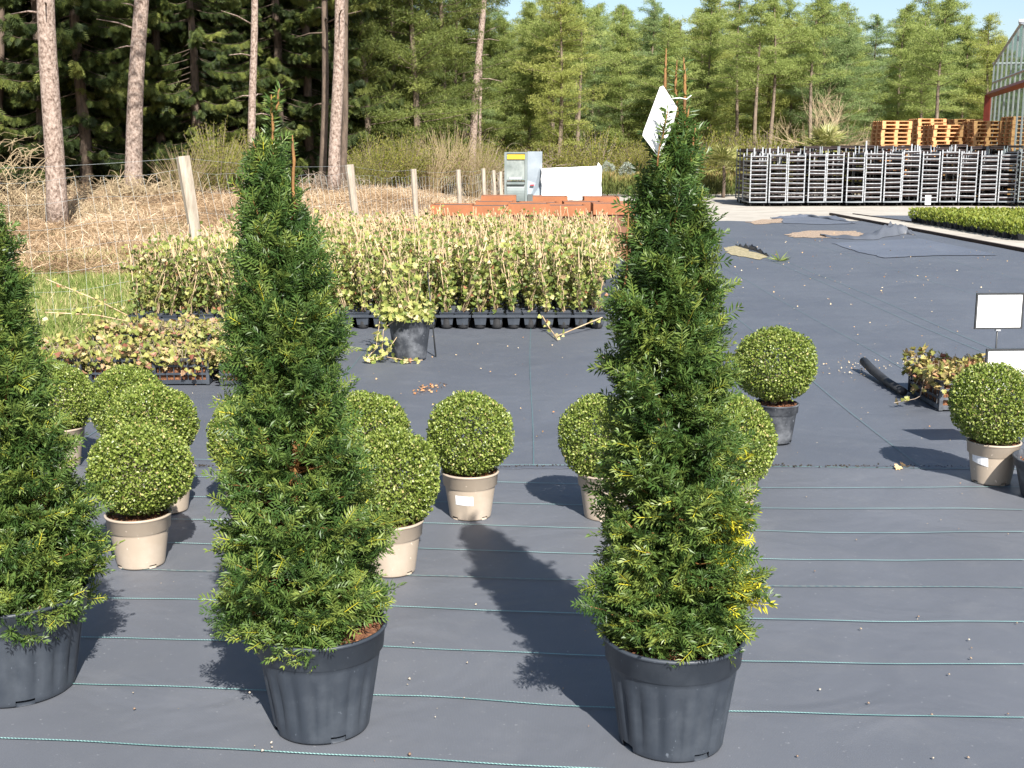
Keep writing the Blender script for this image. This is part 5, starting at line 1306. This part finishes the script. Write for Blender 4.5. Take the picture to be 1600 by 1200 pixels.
g.scatter(OCT, OCT_F, frames(rdir(rng, k_), UPV, rng.uniform(0.003, 0.0065, k_)), pts, rng.uniform(0.0, 0.8, k_))
n_ = 1500; xq = rng.uniform(-4.4, 8.8, n_); yq = Y_SEAM + 0.012 * np.sin(xq * 2.1) + rng.normal(0.012, 0.014, n_)
gq = Geo().scatter(OCT, OCT_F, frames(rdir(rng, n_), UPV, rng.uniform(0.003, 0.010, n_) * (0.5 + 0.7 * np.abs(np.sin(xq * 1.3)))), np.stack([xq, yq, np.full(n_, 0.010)], 1), rng.random(n_) * 0.3)
tag(obj('soil_crumbs', gq, M['soil_dark']), 'dark soil crumbs gathered along the seam of the ground cover', 'soil', None, 'stuff')
tag(obj('pebbles', g, M['pebble'], None, True), 'small pale pebbles strewn over the front black fabric', 'pebbles', None, 'stuff')
g = Geo(); p = G(1405, 734); m_ = 3
g.scatter(IVY, IVY_F, frames(rdir(rng, m_), rdir(rng, m_, 2), np.array([0.05, 0.035, 0.03])), np.array([tuple(p + Vector((0.03 * i, 0.01, 0.02))) for i in range(m_)]), np.array([0.5, 0.6, 0.4]))
tag(obj('dry_leaf', g, M['litter']), 'curled dry leaf lying on the fabric seam near the stickered pot', 'leaf')
g = Geo(); p = G(1218, 408); m_ = 26
d = rdir(rng, m_); d[:, 2] = np.abs(d[:, 2]) * 0.6 + 0.15; g.scatter(kite(0.10), KITE_F, frames(norm(d), rdir(rng, m_), rng.uniform(0.12, 0.25, m_)), np.repeat(np.array([tuple(p)]), m_, 0), rng.uniform(0.2, 0.6, m_))
tag(obj('weed_tuft', g, M['grass']), 'single grass tuft growing through the black fabric near the hole', 'weed')

# ---------------------------------------------------------------- trees
def pine(label, xt, xb, yb, w_px, Y, mat='bark', stubs=6, seed=0, group=None, H=17):
    rng = np.random.default_rng(seed)
    b_ = P(xb, yb, Y); top = P(xt, 0, Y); gz = th(b_.x, Y) - 0.1
    sl = (top.x - b_.x) / (top.z - b_.z); r = w_px * mpp(Y, b_.z) / 2
    t = thing('pine_tree', label, 'pine', (b_.x, Y, gz), 0, group)
    z = np.linspace(0, H, 24); x = sl * z + 0.03 * np.sin(z * 0.9 + seed) ; yv = 0.04 * np.sin(z * 0.6 + seed)
    rad = r * (1.06 - 0.6 * z / H) + 0.25 * r * np.exp(-z * 2.2)
    g = Geo(); g.tube(np.stack([x, yv, z], 1), rad, 16)
    for i in range(stubs):
        h = rng.uniform(2.5, 9); az = rng.uniform(0, 6.28); L = rng.uniform(0.3, 1.3); c = np.array([sl * h, 0, h])
        e = c + np.array([math.cos(az) * L, math.sin(az) * L, rng.uniform(-0.2, 0.4) * L]); g.tube([c, (c + e) / 2 + np.array([0, 0, 0.06]), e], [0.03, 0.02, 0.008], 5)
    for i in range(26):
        h = rng.uniform(10, H); az = rng.uniform(0, 6.28); L = (H + 1.5 - h) * 0.35 + 0.6; c = np.array([sl * h, 0, h]); e = c + np.array([math.cos(az) * L, math.sin(az) * L, 0.35 * L]); g.tube([c, e], [0.05, 0.015], 5)
    obj('trunk', g, M[mat], t, True)
    m_ = 2600; h = rng.uniform(10, H + 1, m_); az = rng.uniform(0, 6.28, m_); q = ((H + 2 - h) * 0.33 + 0.6) * rng.uniform(0.3, 1, m_)
    g = Geo(); g.scatter(kite(0.18), KITE_F, frames(rdir(rng, m_, 0.4), rdir(rng, m_), rng.uniform(0.25, 0.5, m_)), np.stack([sl * h + q * np.cos(az), q * np.sin(az), h + 0.3 * q], 1), rng.random(m_))
    obj('crown', g, M['spruce'], t)
    return t
pine('tall bare pine trunk with pale flaky bark, nearest the camera at far left', 73, 86, 340, 29, 26.5, seed=1)
pine('thick leaning pine trunk behind brush, left of the first fence post', 218, 204, 284, 25, 36, seed=2)
pine('slim pale pine trunk between the leaning thick trunk and the trunk pair', 395, 393, 272, 12, 40, seed=3)
pine('pale straight pine trunk, brightest of the close trio left of the post', 529, 522, 278, 18, 37.5, seed=4)
pine('dark pine trunk just left of the bright one in the close trio', 507, 504, 274, 11, 40, 'bark_dark', 12, 5)
pine('thin dark pine trunk hugging the right of the bright one', 540, 534, 274, 10, 39.5, 'bark_dark', 3, 6)
pine('leaning pine trunk with dead side branches rising behind the willow bushes', 752, 733, 262, 12, 56, 'bark', 18, 7)
pine('thin grey trunk left of the leaning pine behind the bushes', 712, 711, 262, 5, 58, 'bark_dark', 4, 8)
pine('thin grey trunk close right of the leaning pine', 750, 751, 262, 5, 60, 'bark', 5, 9)
pine('dark trunk half cut off by the left picture edge', 0, -3, 300, 12, 40, 'bark_dark', 4, 10)
pine('thin dark dead trunk in the gloom of the spruces left', 299, 311, 270, 7, 47, 'bark_dark', 10, 11)

def spruce_meshes(seed, H=19):
    rng = np.random.default_rng(seed)
    gt = Geo(); z = np.linspace(0, H, 12); gt.tube(np.stack([0.05 * np.sin(z), 0 * z, z], 1), np.linspace(0.19, 0.02, 12), 8)
    pos, dr, up, sc, at = [], [], [], [], []
    nb = 190
    for i in range(nb):
        h = 0.7 + 10.5 * (i / 150) if i < 150 else 11 + (H - 11) * ((i - 150) / 40)
        az = rng.uniform(0, 6.28); L = (2.7 * (1 - h / H) + 0.5) * rng.uniform(0.6, 1.15)
        if h < 3: L *= rng.uniform(0.4, 1)
        d = np.array([math.cos(az), math.sin(az), 0])
        t = np.linspace(0, 1, 7); pts = np.array([0, 0, h]) + d * (L * t)[:, None] + np.array([0, 0, 1.0]) * (-0.35 * L * t + 0.28 * L * t ** 3)[:, None]
        gt.tube(pts, np.linspace(0.02, 0.004, 7), 3, cap=False)
        m = int(125 * L / 2.2) if h < 11 else 20
        tt = rng.uniform(0.22, 1.0, m); k = np.minimum((tt * 6).astype(int), 5); f = (tt * 6 - k)[:, None]; p = pts[k] * (1 - f) + pts[k + 1] * f
        side = np.array([-d[1], d[0], 0]); s = rng.choice([-1, 1], m)[:, None]
        dd = norm(d * 0.6 + side * s * rng.uniform(0.2, 1, m)[:, None] + np.array([0, 0, -1.0]) * rng.uniform(0.3, 1.9, m)[:, None])
        pos.append(p); dr.append(dd); up.append(norm(np.array([0, 0, 1.0]) + 0.5 * rng.normal(size=(m, 3)))); sc.append(rng.uniform(0.16, 0.42, m) * (0.6 + 0.4 * L / 2.5)); at.append(np.clip(rng.normal(0.42, 0.16, m) + 0.3 * (tt - 0.6) + rng.normal(0, 0.2), 0, 1))
    pos, dr, up, sc, at = map(np.concatenate, (pos, dr, up, sc, at))
    T = []; Fq = []
    for j, (bx, ang, l) in enumerate(((0, 0, 1.0), (0.1, 0.8, 0.5), (0.14, -0.75, 0.52), (0.28, 0.7, 0.5), (0.32, -0.65, 0.46), (0.48, 0.6, 0.4), (0.52, -0.6, 0.4), (0.68, 0.5, 0.3), (0.7, -0.5, 0.3))):
        kk = kite(0.06 if j == 0 else 0.085, l, 0.0); c, s = math.cos(ang), math.sin(ang)
        V = np.stack([kk[:, 0] * c + kk[:, 1] * s, kk[:, 1] * c - kk[:, 0] * s + bx, kk[:, 2] - 0.05 * j * 0.2], 1); Fq.append([4 * j + q for q in range(4)]); T.append(V)
    g = Geo(); g.scatter(np.concatenate(T), [np.array(Fq)], frames(dr, up, sc), pos, at)
    return gt.mesh('trunk', M['bark_dark'], True), g.mesh('crown', M['spruce'])
SPR = [spruce_meshes(300 + s) for s in range(4)]
def larch_meshes(seed, H=11, mat='larch', low=0.22, nb=95):
    rng = np.random.default_rng(seed)
    gt = Geo(); z = np.linspace(0, H, 12); bx, by = 0.12 * np.sin(z * 0.5 + seed), 0.1 * np.cos(z * 0.4 + seed); gt.tube(np.stack([bx, by, z], 1), np.linspace(0.15, 0.015, 12), 7)
    pos, sc, at = [], [], []
    for i in range(nb):
        h = H * (low + (0.99 - low) * (i / nb) ** 0.9); az = rng.uniform(0, 6.28); L = (2.9 * (1 - (h / H)) ** 0.65 + 0.35) * rng.uniform(0.4, 1.25)
        if h < H * 0.4: L *= rng.uniform(0.5, 1)
        d = np.array([math.cos(az), math.sin(az), 0]); rise = rng.uniform(-0.15, 0.35)
        t = np.linspace(0, 1, 6); pts = np.array([np.interp(h, z, bx), np.interp(h, z, by), h]) + d * (L * t)[:, None] + np.array([0, 0, 1.0]) * (rise * L * t + 0.12 * L * t * t)[:, None]
        gt.tube(pts, np.linspace(0.028, 0.005, 6), 3, cap=False)
        m = int(28 + 96 * L); tt = rng.uniform(0.1, 1.03, m); q = pts[0] + (pts[-1] - pts[0]) * tt[:, None]
        q[:, 2] += 0.1 * np.sin(tt * 3) - 0.28 * np.abs(rng.normal(0, 0.5, m)) * tt; q += np.array([-d[1], d[0], 0]) * rng.normal(0, 0.16 * L + 0.05, m)[:, None] * (0.35 + 0.65 * np.sin(np.pi * np.clip(tt, 0, 1)))[:, None]
        pos.append(q); sc.append(rng.uniform(0.06, 0.17, m)); at.append(np.clip(rng.normal(0.5, 0.17, m) + rng.normal(0, 0.16), 0, 1))
    pos, sc, at = map(np.concatenate, (pos, sc, at)); n = len(pos)
    g = Geo()
    for k in range(3): g.scatter(kite(0.17 if k else 0.13), KITE_F, frames(rdir(rng, n, -0.15), rdir(rng, n), sc * 1.15), pos + rng.normal(0, 0.05, pos.shape), at)
    return gt.mesh('trunk', M['bark_larch'], True), g.mesh('crown', M[mat])
LAR = [larch_meshes(400, 11, 'larch'), larch_meshes(401, 12, 'larch_blue'), larch_meshes(402, 10.5, 'larch_warm', 0.12), larch_meshes(403, 12, 'larch', 0.42, 70), larch_meshes(404, 11.5, 'larch_blue', 0.15, 110), larch_meshes(405, 10, 'larch_warm', 0.2, 60)]
LAR_BARE = larch_meshes(460, 11.5, 'larch', 0.5, 60)
rng = np.random.default_rng(91)
def tree(kind, meshes, x, y, label, cat, group, s, zs=1.0):
    t = thing(kind, label, cat, (x, y, th(x, y) - 0.1), rng.uniform(0, 6.28), group)
    for nm, me in zip(('trunk', 'crown'), meshes):
        o = obj(nm, me, None, t); o.scale = (s, s, s * zs)
    return t
for rI, (Y, x0, x1, stp) in enumerate(((41, -60, 560, 62), (46, -90, 570, 52), (53, -60, 580, 46), (62, -40, 590, 40), (74, -40, 640, 32))):
    for px in np.arange(x0, x1, stp):
        if rI == 0 and (330 < px < 560): continue
        Yj = Y + rng.normal(0, 1.4); x = X_at(px + rng.normal(0, 9), Yj, 2)
        grp = ['spruces at the front of the dark wood', 'spruces in the second line of the dark wood'][min(rI, 1)] if rI < 2 else 'spruces deep in the dark wood'
        lab = ['dark spruce with sunlit drooping sprays at the front edge of the wood', 'dark spruce with drooping sprays just behind the wood edge'][rI] if rI < 2 else 'dark shaded spruce deep inside the wood on the left'
        tree('spruce_tree', SPR[rng.integers(0, 4)], x, Yj, lab, 'spruce', grp, rng.uniform(0.85, 1.12))
LAR_TALL = [larch_meshes(450, 19, 'larch_deep', 0.06, 190), larch_meshes(451, 18, 'larch_deep', 0.10, 170)]
for k, (px, Y) in enumerate(((572, 47), (612, 52), (648, 49), (690, 55), (590, 58), (668, 60), (725, 61), (540, 56))):
    tree('larch_tree', LAR_TALL[k % 2], X_at(px, Y, 2), Y, 'tall mid green conifer at the sunny end of the dark wood', 'conifer', 'tall conifers at the sunny end of the dark wood', rng.uniform(0.9, 1.05))
tops = [(600, 0), (660, 10), (720, 5), (800, 30), (860, -10), (930, 0), (985, 5), (1050, 25), (1100, 8), (1130, 12), (1190, 2), (1250, 8), (1290, -5), (1325, 30), (1385, 20), (1440, 0), (1500, 15), (1535, 8), (1590, 65)]
i = 0
for rI, (Y, x0, stp, dt) in enumerate(((63, 575, 44, 0), (72, 600, 38, 4), (82, 590, 33, 22), (95, 600, 30, 40))):
    for px in np.arange(x0, 1680, stp):
        pj = px + rng.normal(0, 9); Yj = Y + rng.normal(0, 2.2); x = X_at(pj, Yj, 4)
        yt = np.interp(pj, [p for p, _ in tops], [q for _, q in tops]) + rng.normal(2, 22) + dt
        Ht = P(pj, yt, Yj).z - th(x, Yj) + 0.1
        q = rng.integers(0, 6); H0 = (11, 12, 10.5, 12, 11.5, 10)[q]; zs = Ht / H0
        s = min(1.25, max(0.85, zs))
        lab = 'fresh green larch along the front of the wood beyond the yard' if rI == 0 else 'fresh green larch standing behind the first larches of the wood'
        grp = 'larches at the front of the far wood' if rI == 0 else 'larches further back in the far wood'
        if Yj < 66 and x > 18.5: continue
        tree('larch_tree', LAR[q], x, Yj, lab, 'larch', grp, s, zs / s)
for Y, stp in ((104, 30), (116, 26)):
    for px in np.arange(560, 1680, stp):
        Yj = Y + rng.normal(0, 2); x = X_at(px + rng.normal(0, 8), Yj, 3)
        tree('spruce_tree', SPR[rng.integers(0, 4)], x, Yj, 'dark conifer at the very back of the far wood', 'spruce', 'conifers at the very back of the far wood', 0.52)
for px in (866, 905, 1182, 1204, 1268, 1466):
    Yj = rng.uniform(57, 61); x = X_at(px, Yj, 3); t = tree('larch_tree', LAR_BARE, x, Yj, 'slim larch with a long bare lower trunk at the far wood edge', 'larch', 'slim bare stemmed larches at the wood edge', rng.uniform(0.8, 0.95))
# shrubs
def shrub_meshes(seed, H, W, nst=120, lf=85, mat='shrub', twig='twig_grey', lsz=(0.05, 0.11)):
    rng = np.random.default_rng(seed); gs = Geo(); pos = []
    for i in range(nst):
        a = rng.uniform(0, 6.28); q = W * np.sqrt(rng.random()); hh = H * rng.uniform(0.55, 1.05) * (1 - 0.35 * (q / W) ** 2)
        b0 = np.array([0.25 * q * math.cos(a), 0.25 * q * math.sin(a), 0]); e = np.array([q * math.cos(a), q * math.sin(a), hh]) + rng.normal(0, 0.08, 3)
        mid = b0 * 0.4 + e * 0.6; mid[:2] *= 0.8; t = np.linspace(0, 1, 6)[:, None]; pts = b0 * (1 - t) ** 2 + 2 * mid * t * (1 - t) + e * t ** 2
        gs.tube(pts, np.linspace(0.014, 0.004, 6) * H / 3, 3, cap=False)
        k = rng.uniform(0.15, 1, lf); j = np.minimum((k * 5).astype(int), 4); f = (k * 5 - j)[:, None]; pos.append(pts[j] * (1 - f) + pts[j + 1] * f + rng.normal(0, 0.07, (lf, 3)) * np.array([1, 1, 0.8]))
    pos = np.concatenate(pos); n = len(pos)
    g = Geo(); d = rdir(rng, n, 1.0); g.scatter(kite(0.28), KITE_F, frames(d, rdir(rng, n), rng.uniform(*lsz, n)), pos, np.clip(rng.normal(0.5, 0.25, n), 0, 1))
    return gs.mesh('stems', M[twig], False), g.mesh('leaves', M[mat])
SHR = [shrub_meshes(500, 2.6, 1.4), shrub_meshes(501, 3.0, 1.2), shrub_meshes(502, 2.2, 1.6, 140, 60), shrub_meshes(503, 2.6, 1.5, 190, 14, 'shrub', 'twig', (0.04, 0.09))]
def shrub(label, px, py_b, py_t, Y, var, group=None, wf=1.0):
    b_ = P(px, py_b, Y); gz = th(b_.x, Y) - 0.05; H = P(px, py_t, Y).z - gz; H0 = (2.6, 3.0, 2.2, 2.6)[var]
    t = thing('shrub', label, 'shrub', (b_.x, Y, gz), rng.uniform(0, 6), group)
    for nm, me in zip(('stems', 'leaves'), SHR[var]):
        o = obj(nm, me, None, t); s = H / H0; o.scale = (s * wf, s * wf, s)
shrub('pale green twiggy willow behind the first fence post', 338, 300, 178, 36, 0, None, 0.8)
shrub('small twiggy bush with bare ends left of the pale willow', 290, 290, 222, 35, 3, None, 1.2)
shrub('pale green willow bush right of the slim pine trunk', 392, 290, 196, 39, 1, None, 0.9)
for k, (px, yt, Y, v, w_) in enumerate(((585, 208, 44, 2, 1.0), (632, 196, 45, 0, 1.0), (672, 200, 46, 3, 1.2), (705, 190, 47, 3, 1.1), (742, 212, 47, 3, 1.0), (560, 236, 43, 2, 0.9))):
    shrub(['low green broom bush at the left of the bush row behind the fence', 'yellow green broom bush beside the leftmost one behind the fence', 'half bare brownish bush in the middle behind the fence', 'tallest brown tinted bare bush below the leaning pine', 'bare reddish brown bush at the right end of the fence bushes', 'lowest green bush at the foot of the pine trio'][k], px, 290, yt, Y, v, None, w_)
for px in np.arange(640, 1640, 17):
    shrub('yellow green undergrowth bush below the larches beyond the yard', px + rng.normal(0, 8), 296, rng.uniform(195, 248), 56 + rng.uniform(0, 5), int(rng.integers(0, 3)), 'undergrowth bushes below the larches', rng.uniform(0.9, 1.3))
# pale leafless tree behind the trolleys
def bare_tree(label, px, Y, yt, seed):
    rng = np.random.default_rng(seed); x = X_at(px, Y, 2); gz = th(x, Y) - 0.05; H = P(px, yt, Y).z - gz
    t = thing('bare_tree', label, 'tree', (x, Y, gz)); gt = Geo(); gc = Geo()
    def grow(p, d, L, r, depth):
        k = 4; pts = [p]
        for _ in range(k): d = norm((d + rng.normal(0, 0.12, 3) + np.array([0, 0, 0.03]))[None])[0]; pts.append(pts[-1] + d * L / k)
        (gt if depth == 0 else gc).tube(pts, np.linspace(r, r * 0.6, k + 1), 5 if depth < 2 else 3, cap=False)
        if depth >= 4: return
        for _ in range(4 if depth < 3 else 3):
            q = pts[rng.integers(2, k + 1)]; nd = norm((d + rng.normal(0, 0.42, 3))[None])[0]; grow(q, nd, L * rng.uniform(0.55, 0.8), r * 0.55, depth + 1)
    for s in range(3): grow(np.array([rng.normal(0, 0.1), rng.normal(0, 0.1), 0.0]), norm(np.array([[rng.normal(0.05, 0.2), rng.normal(0, 0.2), 1.0]]))[0], H * 0.36, 0.05, 0)
    obj('trunk', gt, M['twig_grey'], t); obj('crown', gc, M['twig'], t)
bare_tree('pale leafless tree with fine twigs behind the trolleys', 1283, 54, 95, 3)
# brush piles
def brush(label, cx, cy, Y, w, h, n, seed, mat='twig', name='brush_pile'):
    rng = np.random.default_rng(seed); c = P(cx, cy, Y); gz = th(c.x, Y) - 0.05; g = Geo()
    for i in range(n):
        p = np.array([rng.normal(0, w * 0.5), rng.normal(0, 0.5), abs(rng.normal(0, h * 0.4))]); d = rdir(rng, 1)[0] * rng.uniform(0.3, 1.1); d[2] = abs(d[2]) * 0.45
        q = np.array([0, 0, rng.uniform(0.02, 0.22)]); tt = np.linspace(0, 1, 6)[:, None]; r_ = rng.uniform(0.005, 0.013)
        g.tube(p + d * tt + q * np.sin(np.pi * tt) + rng.normal(0, 0.03, (6, 3)) * tt, np.linspace(r_, r_ * 0.35, 6), 4, cap=False)
    tag(obj(name, g, M[mat], None, loc=(c.x, Y, gz)), label, 'brush pile', None, 'stuff')
brush('tangle of pale dead branches against the left picture edge', 20, 290, 27.5, 1.0, 1.8, 420, 1)
brush('dead branches heaped round the foot of the leaning thick trunk', 205, 280, 33.5, 1.6, 0.45, 300, 2)
brush('low line of dead branches right of the nearest pine trunk', 130, 292, 30, 1.4, 0.3, 160, 3)
brush('heap of cut branches at the foot of the pine trio', 515, 278, 38, 1.0, 0.4, 150, 4, 'twig_grey')
brush('gnarled root pile left of the grey hopper', 780, 262, 47.5, 0.4, 1.6, 260, 5, 'twig_grey')
brush('gnarled root pile showing between hopper and white load', 856, 258, 47.5, 0.45, 1.7, 260, 6, 'twig_grey')
print('OBJECTS', len(bpy.data.objects), 'POLYS', sum(len(m.polygons) for m in bpy.data.meshes))
